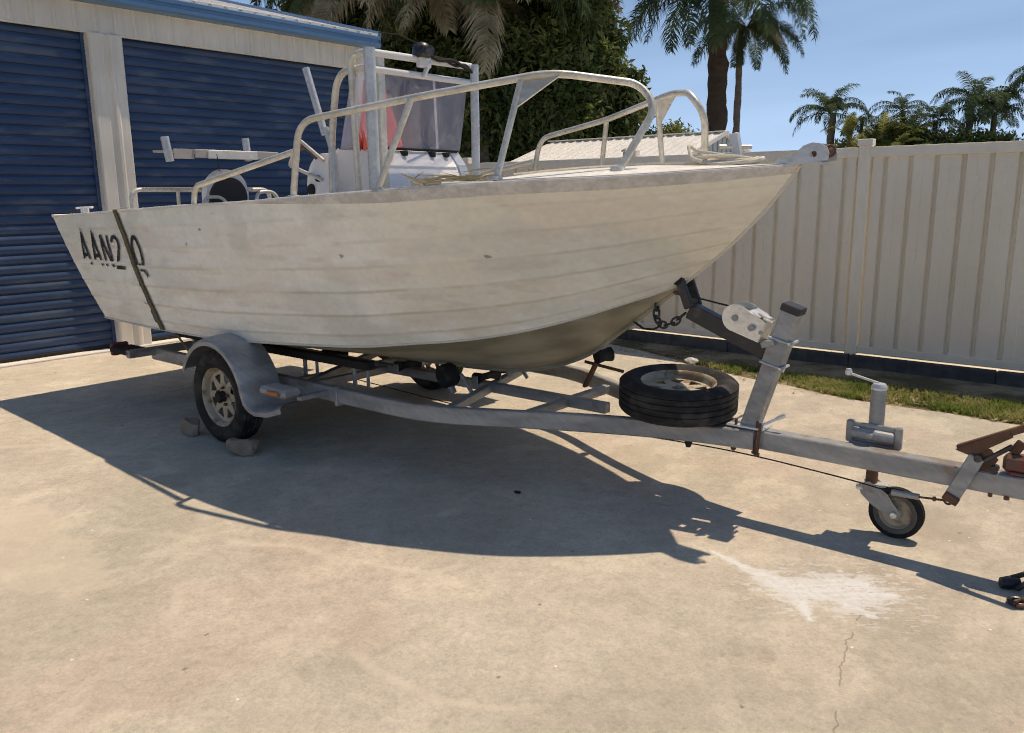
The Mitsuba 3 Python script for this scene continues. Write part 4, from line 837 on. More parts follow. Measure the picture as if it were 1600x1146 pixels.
part(wn, 'back_plate', cat(bar((-1.603, 3.845, 0.885), (-1.572, 3.845, 0.985), 0.12, 0.005, up=(1, 0, -0.3)), bar((-1.66, 3.845, 1.035), (-1.60, 3.845, 1.005), 0.115, 0.005)), 'm_zinc')
part(wn, 'ratchet_pawl', cat(bar((-1.62, 3.83, 1.02), (-1.55, 3.80, 1.0), 0.03, 0.014), bar((-1.575, 3.77, 1.005), (-1.54, 3.80, 0.985), 0.02, 0.012)), 'm_zinc')
part(wn, 'crank_handle', cat(rod((-1.635, 3.775, 0.955), (-1.635, 3.765, 0.955), 0.016), rod((-1.725, 3.779, 0.995), (-1.725, 3.775, 0.995), 0.016), rod((-1.59, 3.779, 0.935), (-1.59, 3.774, 0.935), 0.010), bar((-1.585, 3.79, 0.875), (-1.525, 3.80, 0.895), 0.05, 0.03)), 'm_galv', smooth=40)
part(wn, 'winch_cable', tube([A(-1.735, CY - 0.01, 1.035), A(-2.0, CY, 1.075), A(-2.13, CY, 1.085)], 0.0045, 6), 'm_blackmatt')
# safety chain from the arm down to the bow eye
def chain(parent, pts, R, r, name='chain_link', bsdf='m_blacksteel'):
    P = np.array(pts); seg = np.linalg.norm(np.diff(P, axis=0), axis=1); s_ = np.r_[0, np.cumsum(seg)]; n = int(s_[-1] / (R * 2.1)) + 1
    for i in range(n):
        t = (i + 0.5) * s_[-1] / n; c = np.array([np.interp(t, s_, P[:, k]) for k in range(3)]); d = unit(np.array([np.interp(min(t + 0.01, s_[-1]), s_, P[:, k]) - np.interp(max(t - 0.01, 0), s_, P[:, k]) for k in range(3)]))
        a = unit(np.cross(d, A(0, 0, 1) if abs(d[2]) < 0.9 else A(1, 0, 0))); a = a if i % 2 else np.cross(d, a); b = np.cross(a, d)
        th = np.linspace(0, 2 * np.pi, 17); pt = c + (R * 1.45 * np.cos(th))[:, None] * d + (R * 0.85 * np.sin(th))[:, None] * b
        part(parent, name, tube(pt, r, 7, False), bsdf, smooth=40)
sc_ = numbered(tr + '__bow_chain')
labels[sc_] = {'label': 'dark chain hooked to the eye on the stem'}
chain(sc_, fillet([A(-2.02, 3.82, 0.985), A(-2.08, 3.81, 0.93), A(-2.15, 3.81, 0.915), A(-2.185, 3.82, 0.95), A(-2.19, 3.835, 1.035)], 0.05, 6), 0.020, 0.0062)
part(sc_, 'bow_eye', ringm(0.022, 0.007, (-2.19, 3.85, 1.045), (0, 1, 0.2)), 'm_galv')
part(sc_, 'hook_strap', tube([A(-2.34, 3.845, 0.915), A(-2.26, 3.82, 0.885), A(-2.19, 3.81, 0.89), A(-2.15, 3.81, 0.915)], 0.006, 6), 'm_blackmatt')
part(boat, 'stem_eye_plate', box(-2.10, -2.04, 3.83, 3.87, 1.085, 1.10), 'm_rust')
# jockey wheel
jw = numbered(tr + '__jockey_wheel')
labels[jw] = {'label': 'small jockey wheel holding the drawbar up'}
JX, JY = -1.08, 3.965
part(jw, 'outer_tube', tube([A(JX, JY, 0.46), A(JX, JY, 0.70)], 0.034, 18), 'm_galv', smooth=40)
part(jw, 'top_cap', lathe([(0, 0.016), (0.026, 0.014), (0.036, 0.0), (0.036, -0.014), (0, -0.014)], 18, (JX, JY, 0.708)), 'm_zinc', smooth=40)
part(jw, 'crank', cat(rod((JX, JY, 0.722), (JX - 0.155, JY + 0.03, 0.748), 0.006), lathe([(0, 0.032), (0.012, 0.030), (0.018, 0.016), (0.014, 0.0), (0, 0)], 14, (JX - 0.152, JY + 0.03, 0.738))), 'm_zinc', smooth=40)
part(jw, 'inner_tube', tube([A(JX, JY, 0.225), A(JX, JY, 0.47)], 0.027, 16), 'm_rust', smooth=40)
part(jw, 'clamp_bracket', cat(box(JX - 0.115, JX + 0.125, JY - 0.050, JY - 0.036, 0.440, 0.535, 0.004), box(JX - 0.118, JX - 0.082, JY - 0.064, JY - 0.03, 0.436, 0.545, 0.008), box(JX + 0.094, JX + 0.130, JY - 0.064, JY - 0.03, 0.430, 0.540, 0.008), rod((JX - 0.09, JY - 0.06, 0.49), (JX + 0.10, JY - 0.06, 0.485), 0.026, 14), lathe([(0, 0.02), (0.014, 0.018), (0.016, 0), (0, 0)], 8, (JX, JY - 0.083, 0.49), (0, -1, 0)), box(JX - 0.10, JX + 0.11, JY - 0.07, JY + 0.04, 0.430, 0.447)), 'm_galv')
WX, WY, WZ = -0.955, 3.955, 0.121
part(jw, 'small_tyre', tyre_mesh(0.121, 0.056, 0.075, 2, 40).apply_transform(frame(A(WX, WY, WZ), A(1, 0, 0), A(0, 0, 1), A(0, -1, 0))), 'm_rubber', smooth=40)
part(jw, 'tyre_side', lathe([(0.074, 0.0235), (0.080, 0.029), (0.092, 0.030), (0.099, 0.027)], 36, (WX, WY, WZ), (0, -1, 0)), 'm_rubber_grey', smooth=40)
part(jw, 'small_rim', cat(lathe([(0.076, 0.024), (0.070, 0.020), (0.066, 0.008), (0.030, 0.006), (0.024, 0.026), (0, 0.026)], 30, (WX, WY, WZ), (0, -1, 0)), lathe([(0.076, 0.024), (0.068, 0.016), (0.066, 0.004), (0, 0.006)], 30, (WX, WY, WZ), (0, 1, 0))), 'm_rim', smooth=40)
fkp = Polygon([(JX - 0.035, 0.235), (JX + 0.005, 0.252), (JX + 0.075, 0.215), (WX + 0.018, WZ + 0.012), (WX + 0.012, WZ - 0.014), (WX - 0.016, WZ - 0.010), (JX + 0.028, 0.150), (JX - 0.025, 0.195)]).buffer(0.006)
for y in (WY - 0.040, WY + 0.040): part(jw, 'fork', extr(fkp, 0.005, (0, y, 0), (1, 0, 0), (0, 0, 1)), 'm_galv')
part(jw, 'fork_crown', cat(bar((JX - 0.03, WY, 0.232), (JX + 0.08, WY, 0.244), 0.085, 0.006), rod((WX, WY - 0.055, WZ), (WX, WY + 0.055, WZ), 0.010), lathe([(0, 0.012), (0.014, 0.010), (0.016, 0), (0, 0)], 10, (WX, WY - 0.05, WZ), (0, -1, 0)), rod((JX - 0.05, WY - 0.02, 0.215), (JX - 0.02, WY - 0.035, 0.225), 0.016)), 'm_zinc', smooth=40)
# brake rod, cable, handbrake, coupling
br = numbered(tr + '__brake_linkage')
part(br, 'pull_tube', tube([A(-0.945, 3.80, 0.268), A(-0.83, 3.80, 0.272)], 0.014, 12), 'm_galv', smooth=40)
part(br, 'tension_rod', cat(rod((-0.83, 3.80, 0.272), (-0.715, 3.80, 0.282), 0.005), rod((-0.775, 3.80, 0.277), (-0.765, 3.80, 0.278), 0.011), ringm(0.016, 0.005, (-0.715, 3.80, 0.283), (0, 1, 0))), 'm_rust', smooth=40)
part(br, 'brake_cable', tube(fillet([A(-0.945, 3.80, 0.268), A(-1.1, 3.80, 0.285), A(-1.65, 3.80, 0.315), A(-2.2, 3.80, 0.30), A(-3.3, 3.84, 0.22), A(-4.8, 3.85, 0.27)], 0.3, 6), 0.0035, 6), 'm_blackmatt')
hb = numbered(tr + '__handbrake')
part(hb, 'lever_plate', bar((-0.620, 3.775, 0.505), (-0.700, 3.765, 0.305), 0.012, 0.062, up=(1, 0, -0.4)), 'm_galv')
part(hb, 'lever_foot', bar((-0.690, 3.755, 0.325), (-0.705, 3.755, 0.293), 0.020, 0.064, up=(1, 0, -0.4)), 'm_rust')
part(hb, 'hand_lever', bar((-0.700, 3.805, 0.522), (-0.30, 3.80, 0.745), 0.030, 0.030, up=(0.4, 0, 1)), 'm_rust', label='rusty brown handbrake lever')
part(hb, 'lever_blade', extr([(-0.705, 0.520), (-0.52, 0.632), (-0.50, 0.610), (-0.60, 0.535), (-0.63, 0.500)], 0.012, (0, 3.788, 0), (1, 0, 0), (0, 0, 1)), 'm_rust')
part(hb, 'ratchet', extr([(-0.66, 0.44), (-0.63, 0.545), (-0.575, 0.54), (-0.545, 0.50), (-0.575, 0.445)], 0.012, (0, 3.80, 0), (1, 0, 0), (0, 0, 1)), 'm_rust')
part(hb, 'pivot', cat(rod((-0.615, 3.765, 0.500), (-0.615, 3.82, 0.500), 0.016), rod((-0.555, 3.77, 0.462), (-0.555, 3.82, 0.462), 0.016), bar((-0.60, 3.79, 0.485), (-0.50, 3.80, 0.57), 0.012, 0.02)), 'm_blacksteel', smooth=40)
cp = numbered(tr + '__coupling'); labels[cp] = {'label': 'rust red override coupling on the drawbar end'}
part(cp, 'housing', cat(box(-0.53, 0.05, 3.795, 3.865, 0.455, 0.530, 0.015), box(-0.50, -0.05, 3.79, 3.87, 0.447, 0.462)), 'm_redpaint')
part(cp, 'shaft', cat(rod((-0.50, 3.83, 0.500), (0.32, 3.83, 0.500), 0.030, 18), bar((-0.50, 3.83, 0.53), (-0.47, 3.83, 0.585), 0.012, 0.04)), 'm_rust', smooth=40)
part(cp, 'ball_head', cat(lathe([(0, 0.05), (0.035, 0.04), (0.05, 0.0), (0.05, -0.05), (0, -0.05)], 20, (0.36, 3.83, 0.495)), box(0.27, 0.38, 3.80, 3.86, 0.49, 0.555, 0.012)), 'm_redpaint', smooth=40)
part(tr, 'rubber_stop', cat(lathe([(0, 0), (0.016, 0), (0.020, -0.02), (0.012, -0.045), (0, -0.045)], 12, (-1.93, 3.74, 0.352)), box(-1.95, -1.91, 3.725, 3.785, 0.344, 0.40, 0.006)), 'm_blackmatt', smooth=40)
part(tr, 'frame_bolt', cat(rod((-0.50, 3.795, 0.34), (-0.50, 3.795, 0.356), 0.011), rod((-0.56, 3.795, 0.34), (-0.56, 3.795, 0.356), 0.009)), 'm_rust')
sk2 = thing('safety_chain', 'dark safety chain and shackle lying at the right edge beside the drawbar shadow', 'chain')
chain(sk2, fillet([A(-0.02, 3.78, 0.33), A(-0.04, 3.77, 0.03), A(-0.15, 3.80, 0.014), A(-0.28, 3.72, 0.014), A(-0.36, 3.60, 0.014), A(-0.385, 3.53, 0.014)], 0.06, 5), 0.022, 0.0075, bsdf='m_rust')
part(sk2, 'shackle', cat(tube([A(-0.47, 3.72, 0.02), A(-0.445, 3.76, 0.02), A(-0.40, 3.76, 0.05), A(-0.375, 3.72, 0.09), A(-0.38, 3.68, 0.05), A(-0.41, 3.66, 0.018)], 0.011, 10), lathe([(0, -0.04), (0.022, -0.04), (0.024, 0.03), (0, 0.03)], 12, (-0.435, 3.695, 0.024), (0.9, 0.5, 0)), ringm(0.03, 0.009, (-0.39, 3.56, 0.012), (0, 0, 1))), 'm_blacksteel', smooth=40)

# spare wheel lying on the drawbar
sp = thing('spare_wheel', 'black spare tyre on a cream spoked rim lying flat on the trailer drawbar', 'wheel')
wheel(None, sp, T().translate([-2.045, 3.825, 0.556]).rotate([0, 1, 0], 2.5).rotate([1, 0, 0], 3.0).rotate([0, 0, 1], 20), hub=False)
part(tr, 'spare_carrier', cat(box(-2.20, -1.80, CY - 0.06, CY + 0.03, 0.4445, 0.462), rod((-2.045, 3.825, 0.45), (-2.045, 3.825, 0.605), 0.010)), 'm_galv')

# chocks and loose stones
def stone(c, e, seed, rot=0):
    m = trimesh.creation.icosphere(subdivisions=3); v = m.vertices.copy()
    n = meshkit.fbm(v * 1.3 + seed * 7.1, 3, seed); n2 = meshkit.noise(v * 3.1 + seed * 3.3, seed + 9)
    for nrm in np.random.default_rng(seed).normal(size=(9, 3)):
        nrm = nrm / np.linalg.norm(nrm); h_ = v @ nrm; v = v - np.maximum(h_ - 0.72, 0)[:, None] * nrm
    v = v * (0.66 + 0.5 * n + 0.16 * n2)[:, None] * np.array(e); v[:, 2] = np.maximum(v[:, 2], -e[2] * 0.55)
    c_, s_ = math.cos(rot), math.sin(rot); v = v @ np.array([[c_, s_, 0], [-s_, c_, 0], [0, 0, 1]]); v += np.array([c[0], c[1], -v[:, 2].min() + 0.0])
    return trimesh.Trimesh(v, m.faces, process=False)
k = thing('chock_stone', 'brown stone wedged in front of the near trailer wheel', 'stone'); put(k, stone((-4.535, 2.77), (0.135, 0.075, 0.072), 3, 0.35), 'm_stone', smooth=30)
k = thing('chock_stone', 'grey lump of stone wedged behind the near trailer wheel', 'stone'); put(k, stone((-5.21, 2.79), (0.095, 0.065, 0.082), 8, 0.2), 'm_stone', smooth=30)
k = thing('pale_stone', 'pale stone lying in the grass edge behind the spare tyre', 'stone'); put(k, stone((-3.62, 7.02), (0.075, 0.05, 0.04), 5), 'm_pale_stone', smooth=30)
k = thing('pebble', 'small dark pebble alone on the concrete beyond the drawbar', 'pebble'); put(k, stone((-1.63, 5.83), (0.028, 0.02, 0.012), 6), 'm_blackmatt', smooth=30)
k = thing('pebble', 'small dark leaf-like pebble in the boat shadow', 'pebble'); put(k, stone((-2.72, 3.30), (0.022, 0.016, 0.008), 7), 'm_blackmatt', smooth=30)

# ------------------------------------------------------------------ vegetation
def frond_mesh(L, a0, a1, pairs, ll, lw, droop, seed, fwd=0.55, bushy=0.0, roll=0.0):
    """rachis from the origin along +x bending from elevation a0 to a1 (degrees); leaflets on both sides"""
    r = np.random.default_rng(seed); n = 14; t = np.linspace(0, 1, n)
    el = np.radians(a0 + (a1 - a0) * t ** 1.25); st_ = L / (n - 1)
    P = np.zeros((n, 3)); 
    for i in range(1, n): P[i] = P[i - 1] + st_ * A(math.cos(el[i - 1]), 0.04 * math.sin(3 * t[i] + seed), math.sin(el[i - 1]))
    ms = [tube(P, np.linspace(0.03, 0.006, n) * (L / 3.5), 5)]
    v, f = [], []
    for i in range(pairs):
        u = 0.10 + 0.90 * (i + r.uniform(0, 0.8)) / pairs
        c = np.array([np.interp(u, t, P[:, k]) for k in range(3)]); e = np.interp(u, t, el); d = A(math.cos(e), 0, math.sin(e)); nn = A(-math.sin(e), 0, math.cos(e))
        for s in (-1, 1):
            l = ll * (math.sin(math.pi * min(1, 0.16 + 0.80 * u)) ** 0.6) * r.uniform(0.75, 1.1)
            g = unit(d * (fwd + r.normal(0, 0.10)) + A(0, s, 0) * (0.9 + r.normal(0, 0.1)) + nn * (r.normal(0.12, 0.10 + bushy)))
            p1 = c + g * l * 0.45 + A(0, 0, -droop * l * 0.10); p2 = p1 + unit(g + A(0, 0, -droop * r.uniform(0.7, 1.3))) * l * 0.55
            w = unit(np.cross(g, nn)) * lw * r.uniform(0.7, 1.2)
            k = len(v); v += [c - w * 0.5, c + w * 0.5, p1 + w, p1 - w, p2]; f += [[k, k + 1, k + 2], [k, k + 2, k + 3], [k + 3, k + 2, k + 4]]
    ms.append(M(v, f)); return cat(ms)
def fset(bsdf, specs): return [mikit.ply(frond_mesh(*s), bsdf) for s in specs]
def rotm(az, roll=0.0, tilt=0.0, c=(0, 0, 0), sc=1.0):
    return T().translate([float(q) for q in c]).rotate([0, 0, 1], az).rotate([0, 1, 0], -tilt).rotate([1, 0, 0], roll).scale(sc)
def palm_trunk(base, top, r0, r1, seed, bumps=0.0, n=30, k=14):
    t = np.linspace(0, 1, n)[:, None]; P = A(*base) * (1 - t) + A(*top) * t; P[:, 0] += 0.10 * np.sin(t[:, 0] * 2.2 + seed) - 0.10 * math.sin(seed)
    r = np.linspace(r0, r1, n) * (1 + 0.05 * np.where(np.arange(n) % 2, 1, -1))
    m = tube(P, r, k); v = m.vertices; v += (meshkit.noise(v * 6 + seed, 2)[:, None] - 0.5) * np.array([1, 1, 0.4]) * (0.07 + bumps) * (r0 / 0.3); return trimesh.Trimesh(v, m.faces, process=False)
def palm(name, label, base, crown, r0, r1, fronds, bsdf_trunk='m_bark', group=None, seed=0, bumps=0.0, shaft=None):
    k = thing(name, label, 'palm', group)
    part(k, 'trunk', palm_trunk(base, crown, r0, r1, seed, bumps), bsdf_trunk, smooth=40)
    for p_, az, roll, tilt, sc in fronds:
        part(k, 'frond', {**p_, 'to_world': rotm(az, roll, tilt, crown, sc)}, None)
    return k
# tall palms (feathery)
big = fset('m_frond', [(4.0, 55, -75, 120, 0.85, 0.022, 1.1, 1, 0.5, 0.35), (4.0, 30, -80, 120, 0.85, 0.022, 1.1, 2, 0.5, 0.35), (3.8, 5, -85, 110, 0.8, 0.022, 1.2, 3, 0.5, 0.35), (3.6, -20, -88, 100, 0.75, 0.022, 1.2, 4, 0.5, 0.35), (4.0, 75, -45, 120, 0.85, 0.030, 1.0, 5, 0.5, 0.35)])
bigdry = fset('m_frond_dry', [(3.2, -30, -88, 90, 0.7, 0.026, 1.3, 6, 0.5, 0.3), (3.4, 10, -86, 90, 0.7, 0.026, 1.3, 7, 0.5, 0.3)])
r_ = np.random.default_rng(5)
# azimuths: -51 is screen left along the view's left, 129... see note: screen right is (cos -40.. ) = az 40, screen left = az 220
fr_ = []
for az, e in ((232, 1), (215, 2), (245, 2), (205, 3), (225, 3), (262, 2), (275, 3), (300, 2), (190, 2), (150, 2), (100, 1), (60, 1), (45, 2), (30, 1), (15, 3), (350, 2), (330, 3), (240, 0), (210, 0), (35, 0), (300, 0), (120, 0), (200, 4), (20, 4), (285, 4), (255, 3), (310, 3)):
    fr_.append((big[e], az + r_.uniform(-8, 8), r_.uniform(-25, 25), r_.uniform(-4, 6), r_.uniform(0.95, 1.2)))
for az in (290, 320, 20, 250): fr_.append((bigdry[0], az, 0, 0, 0.55))
palm('tall_palm', 'tall thick trunked palm with drooping dark fronds beyond the shed', (-12.87, 26.2, -0.06), (-13.0, 26.24, 8.7), 0.345, 0.29, fr_, 'm_bark', seed=1, bumps=0.03)
fr_ = []
for az, e in ((40, 1), (25, 2), (60, 2), (10, 2), (80, 1), (330, 2), (300, 3), (270, 3), (240, 2), (220, 1), (180, 2), (140, 1), (110, 2), (45, 3), (0, 3), (320, 1), (50, 0), (200, 0)):
    fr_.append((big[e], az + r_.uniform(-8, 8), r_.uniform(-25, 25), r_.uniform(-4, 6), r_.uniform(0.52, 0.66)))
for az in (30, 60, 350): fr_.append((bigdry[1], az, 0, 0, 0.5))
palm('tall_palm', 'slender trunked palm leaning beside the thick trunked palm', (-12.95, 27.7, -0.06), (-12.72, 27.74, 7.0), 0.135, 0.105, fr_, 'm_palm_trunk', seed=2)
# palms hanging over the garage roof
hang = fset('m_frond_dry', [(3.4, 20, -88, 130, 0.75, 0.020, 1.5, 11, 0.45, 0.3), (3.1, -10, -89, 120, 0.75, 0.020, 1.5, 12, 0.45, 0.3), (3.3, 40, -87, 130, 0.75, 0.020, 1.5, 13, 0.45, 0.3)])
hgreen = fset('m_frond', [(3.4, 25, -86, 130, 0.75, 0.024, 1.4, 14, 0.45, 0.3), (3.3, 50, -80, 130, 0.75, 0.024, 1.2, 15, 0.45, 0.3)])
for i, (c, lab, sc) in enumerate((((-15.2, 15.6, 7.15), 'palm with pale hanging fronds behind the console', 1.05), ((-18.2, 15.4, 7.4), 'palm with dusty drooping fronds above the garage roof end', 1.05), ((-13.6, 18.0, 7.6), 'palm whose fronds hang in front of the dark leafy tree', 0.9), ((-14.1, 15.6, 6.6), 'palm with long straw coloured fronds hanging beside the deck light', 1.0), ((-16.9, 15.0, 6.9), 'palm drooping low between the garage roof end and the console', 1.0))):
    rr = np.random.default_rng(40 + i); fl = []
    for j in range(26):
        lib = hang if rr.uniform() < 0.45 else hgreen
        fl.append((lib[rr.integers(len(lib))], j * 13.9 + rr.uniform(-8, 8), rr.uniform(-25, 25), rr.uniform(-10, 10), sc * rr.uniform(0.8, 1.1)))
    palm('drooping_palm', lab, (c[0] - 0.5, c[1] + 0.9, -0.06), c, 0.15, 0.12, fl, 'm_palm_trunk', seed=3 + i)
# palms in the distance at the right
farf = fset('m_frond', [(2.0, 62, -75, 52, 0.42, 0.016, 1.2, 21, 0.55, 0.16), (2.0, 38, -84, 52, 0.42, 0.016, 1.2, 22, 0.55, 0.16), (1.8, 10, -86, 50, 0.42, 0.016, 1.3, 23, 0.55, 0.16), (1.8, 80, -25, 50, 0.42, 0.016, 0.8, 24, 0.55, 0.16)])
def farpalm(lab, base, crown, r0, n, sc, seed, tr_='m_palm_trunk', el=None):
    rr = np.random.default_rng(seed); fl = []
    for j in range(n):
        e = rr.choice([0, 1, 1, 2, 2, 3])
        fl.append((farf[e], j * 360 / n + rr.uniform(-10, 10), rr.uniform(-20, 20), rr.uniform(-8, 8), sc * rr.uniform(0.85, 1.1)))
    palm('distant_palm', lab, base, crown, r0, r0 * 0.8, fl, tr_, seed=seed)
farpalm('lone arching palm left of the fence post, above the bow roller', (-11.22, 32.0, -0.06), (-11.23, 31.94, 4.40), 0.15, 21, 0.90, 61)
farpalm('thin dark palm just left of the fence post', (-10.5, 33.0, -0.06), (-10.55, 33.0, 4.15), 0.08, 11, 0.58, 62)
farpalm('palm rising from the middle of the green clump right of the fence post', (-8.75, 31.9, -0.06), (-8.70, 31.9, 4.30), 0.09, 14, 0.72, 63)
farpalm('squat flat topped palm with a grey stem right of the green clump', (-7.6, 32.2, -0.06), (-7.55, 32.2, 3.95), 0.09, 15, 0.66, 64)
farpalm('tallest dark palm near the right edge', (-6.75, 33.2, -0.06), (-6.62, 33.2, 4.45), 0.13, 22, 0.98, 65)
farpalm('dark palm crowded against the right side of the tallest one', (-6.0, 33.6, -0.06), (-6.05, 33.6, 4.15), 0.11, 18, 0.85, 66)
farpalm('palm cut off by the right edge of the picture', (-4.6, 33.4, -0.06), (-4.62, 33.4, 5.4), 0.15, 20, 0.9, 67)
# golden cane clump and low shrubs
def cane_clump(lab, centre, n, sc, seed, bs):
    rr = np.random.default_rng(seed); k = thing('palm_clump', lab, 'palm clump')
    st_ = []
    for i in range(n):
        b = A(centre[0] + rr.normal(0, 0.75), centre[1] + rr.normal(0, 0.5), -0.06); t = b + A(rr.normal(0, 0.35), rr.normal(0, 0.3), centre[2] * rr.uniform(0.62, 1.0))
        st_.append(tube([b, (b + t) / 2 + A(0.05, 0, 0), t], 0.045, 6))
        for j in range(7):
            part(k, 'frond', {**bs[rr.integers(len(bs))], 'to_world': rotm(rr.uniform(0, 360), rr.uniform(-20, 20), rr.uniform(-5, 15), t, sc * rr.uniform(0.7, 1.05))}, None)
    part(k, 'stems', cat(st_), 'm_palm_trunk'); return k
canef = fset('m_leaf_light', [(1.7, 78, -25, 46, 0.40, 0.020, 0.5, 31, 0.7, 0.10), (1.7, 65, -45, 46, 0.40, 0.020, 0.6, 32, 0.7, 0.10), (1.5, 85, 15, 42, 0.38, 0.020, 0.4, 33, 0.7, 0.08)])
cane_clump('bright green clump of cane palms right of the fence post', (-9.1, 31.3, 3.75), 15, 0.80, 71, canef)
cane_clump('dark green cane palms at the foot of the tallest palm', (-6.9, 32.0, 3.2), 10, 0.72, 72, farf)

def clumps(lobes, per, seed):
    rr = np.random.default_rng(seed); out = []
    for l in lobes:
        for _ in range(max(3, int(per * l[3] ** 1.3))):
            d = rr.normal(size=3); d /= np.linalg.norm(d); d[2] = abs(d[2]) * 0.9 if rr.uniform() < 0.35 else d[2]
            q = np.array(l[:3]) + d * l[3] * rr.uniform(0.72, 1.0); out.append((q[0], q[1], q[2], min(0.62, l[3] * rr.uniform(0.26, 0.46))))
    return out
def leaf_mass(lobes, n, size, seed, inner=0.25, k=6, flat=0.8):
    rr = np.random.default_rng(seed); L = np.array([l[:4] for l in lobes], float); w = L[:, 3] ** 2; pick = rr.choice(len(L), n, p=w / w.sum())
    d = rr.normal(size=(n, 3)); d /= np.linalg.norm(d, axis=1, keepdims=True)
    rad = np.where(rr.uniform(size=n) < inner, rr.uniform(0.45, 0.8, n), rr.uniform(0.80, 1.04, n))
    lump = meshkit.fbm(d * 3.2 + pick[:, None] * 3.7, 3, seed); rad = rad * (0.55 + 0.90 * lump)
    c = L[pick, :3] + d * (L[pick, 3] * rad)[:, None] * A(1, 1, 0.92)
    deep = np.min(np.linalg.norm(c[:, None] - L[None, :, :3], axis=2) / L[None, :, 3], axis=1)
    c, d = c[deep > 0.35], d[deep > 0.35]; n = len(c)
    N = n * k; cc_ = np.repeat(c, k, 0) + rr.normal(0, size * 0.55, (N, 3)); out = np.repeat(d, k, 0)
    ax = out * 0.7 + rr.normal(0, 0.7, (N, 3)) + A(0, 0, -0.35); ax /= np.linalg.norm(ax, axis=1, keepdims=True)
    nn = rr.normal(0, 0.75, (N, 3)) + A(0, 0, 0.8) + out * 0.4; sd = np.cross(ax, nn); sd /= np.maximum(np.linalg.norm(sd, axis=1, keepdims=True), 1e-9); up = np.cross(sd, ax)
    s_ = size * rr.uniform(0.6, 1.2, (N, 1)); a = cc_ - ax * s_ * 0.5; b = cc_ + ax * s_ * 0.5; m_ = cc_ + up * s_ * 0.06
    v = np.stack([a, m_ + sd * s_ * 0.20, b, m_ - sd * s_ * 0.20], 1).reshape(-1, 3)
    i = np.arange(N)[:, None] * 4; f = np.vstack([i + [0, 1, 2], i + [0, 2, 3]]); return M(v, f)
lob = [(-14.35, 18.9, 5.6, 1.55), (-14.65, 17.58, 4.46, 1.6), (-13.55, 19.3, 6.25, 0.75), (-13.1, 19.95, 4.13, 0.80), (-13.83, 19.48, 3.9, 1.2), (-15.59, 17.77, 5.73, 1.7), (-15.87, 16.5, 3.83, 1.4), (-16.6, 15.79, 3.67, 1.3),
       (-14.9, 18.0, 7.5, 1.6), (-15.72, 16.97, 7.98, 2.2), (-13.27, 19.91, 3.46, 0.74), (-13.98, 18.21, 3.08, 1.15), (-15.0, 17.0, 2.6, 1.3), (-13.6, 19.2, 2.3, 0.9),
       (-14.89, 15.28, 3.9, 0.95), (-13.21, 17.75, 4.36, 1.0), (-14.1, 16.77, 3.4, 0.95), (-14.43, 16.06, 4.7, 0.75), (-12.85, 18.9, 4.7, 0.62), (-12.33, 19.87, 3.9, 0.48), (-12.55, 20.2, 4.45, 0.30), (-13.05, 19.5, 6.3, 0.38), (-12.97, 18.24, 5.93, 0.70), (-13.49, 17.06, 5.1, 0.75),
       (-12.45, 19.6, 3.3, 0.42), (-13.0, 18.6, 3.2, 0.6)]
mg = thing('leafy_tree', 'big dark leafy tree behind the boat console and white shed', 'tree')
part(mg, 'trunk', tube([A(-14.9, 18.0, -0.06), A(-14.85, 18.0, 1.2), A(-14.7, 18.1, 2.6), A(-14.6, 18.0, 4.5)], [0.36, 0.30, 0.26, 0.14], 12), 'm_bark', smooth=40)
for l in lob[:8]:
    part(mg, 'limb', tube([A(-14.72, 18.08, 2.2), (A(-14.72, 18.08, 2.2) + A(*l[:3])) / 2 + A(0, 0, 0.3), A(*l[:3])], [0.15, 0.10, 0.04], 8), 'm_bark', smooth=40)
cl_ = clumps(lob[:8] + lob[10:], 15, 81)
part(mg, 'crown', leaf_mass(cl_, 12000, 0.26, 81, 0.15), 'm_leaf', kind='stuff')
part(mg, 'crown', leaf_mass([(l[0], l[1] + 0.25, l[2], l[3] * 0.80) for l in lob], 5000, 0.26, 82, 0.6), 'm_leaf', kind='stuff')
part(mg, 'sun_toned_leaves', leaf_mass([(c[0], c[1] - 0.03, c[2] + 0.08, c[3]) for c in cl_[::3]], 5200, 0.24, 83, 0.0), 'm_leaf_light', kind='stuff')  # paler leaves over the clumps: sunlight on the foliage put into the colour
lob2 = [(-17.32, 14.73, 5.0, 1.0), (-15.9, 15.2, 5.2, 0.95), (-16.4, 14.9, 4.0, 1.0), (-18.04, 16.77, 5.89, 2.13), (-19.67, 16.32, 6.37, 1.51), (-18.6, 15.6, 4.2, 1.9), (-17.3, 15.9, 7.2, 1.7), (-17.2, 15.2, 3.4, 1.3), (-19.0, 16.2, 7.7, 1.5)]
mg2 = thing('leafy_tree', 'dark shadowy tree standing behind the garage roof end', 'tree')
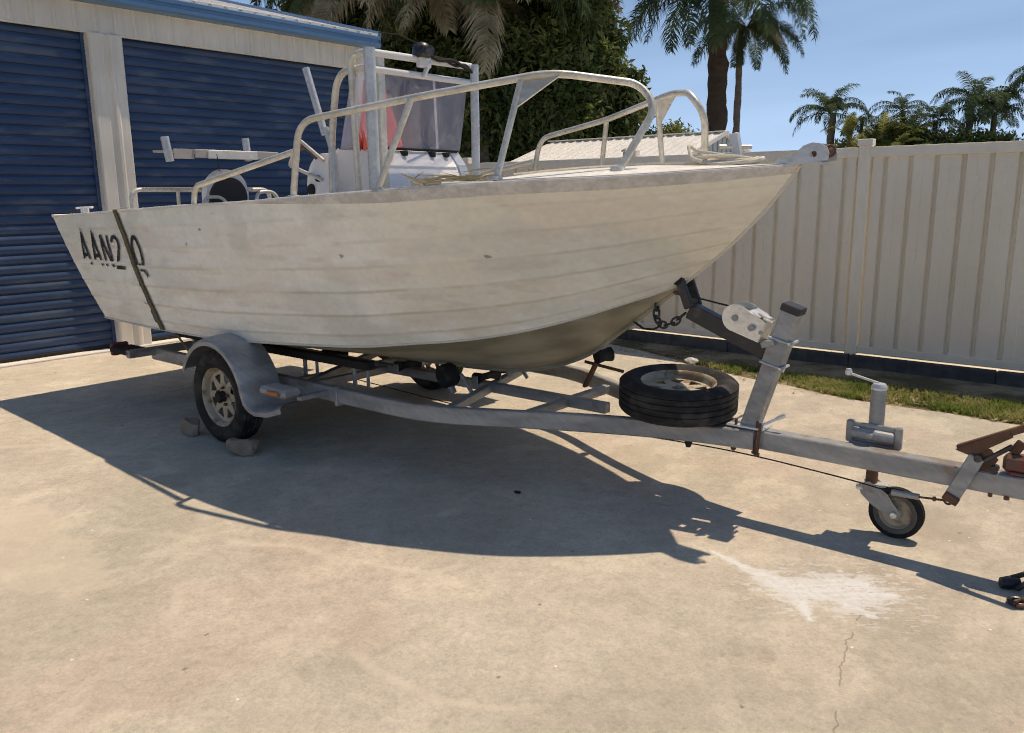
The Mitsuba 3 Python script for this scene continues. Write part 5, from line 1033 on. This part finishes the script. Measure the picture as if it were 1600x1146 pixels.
part(mg2, 'trunk', tube([A(-18.2, 16.4, -0.06), A(-18.2, 16.4, 2.0), A(-18.3, 16.5, 5.0)], [0.3, 0.25, 0.12], 12), 'm_bark', smooth=40)
part(mg2, 'crown', leaf_mass(clumps(lob2, 14, 84), 6500, 0.25, 84, 0.15), 'm_leaf', kind='stuff')
part(mg2, 'crown', leaf_mass([(l[0], l[1] + 0.25, l[2], l[3] * 0.8) for l in lob2], 2500, 0.25, 85, 0.6), 'm_leaf', kind='stuff')
def bush(lab, lobes, n, sz, seed, bs, base):
    k = thing('bush', lab, 'bush'); part(k, 'stem', tube([A(base[0], base[1], -0.06), A(*lobes[0][:3])], [0.08, 0.04], 8), 'm_bark'); part(k, 'foliage', leaf_mass(lobes, n, sz, seed, k=5), bs, kind='stuff')
bush('round green bush showing over the shed roof', [(-11.63, 20.92, 3.05, 0.42), (-11.3, 21.0, 2.8, 0.40), (-11.9, 20.8, 2.7, 0.4)], 700, 0.15, 91, 'm_leaf_light', (-11.6, 20.9))
bush('small dark bush beside the round one over the shed roof', [(-12.2, 20.66, 3.0, 0.33), (-12.5, 20.7, 2.8, 0.3)], 350, 0.15, 92, 'm_leaf', (-12.3, 20.7))
bush('low olive shrub below the thin dark palm left of the fence post', [(-10.45, 31.6, 2.9, 0.55), (-10.1, 31.7, 2.7, 0.5), (-10.8, 31.6, 2.5, 0.45)], 600, 0.17, 93, 'm_leaf_light', (-10.4, 31.6))
bush('dark shrub filling the gap between the far palms', [(-8.1, 31.8, 3.0, 0.7), (-7.6, 31.8, 2.95, 0.6), (-7.1, 31.9, 3.0, 0.6), (-8.6, 31.8, 3.2, 0.7), (-9.4, 31.9, 3.1, 0.7)], 1500, 0.17, 94, 'm_leaf', (-8.0, 31.8))
bush('shrub at the foot of the palms by the right edge', [(-6.0, 32.2, 2.9, 0.65), (-5.5, 32.3, 2.8, 0.6), (-6.5, 32.2, 2.95, 0.65)], 1000, 0.17, 95, 'm_leaf', (-6.0, 32.2))
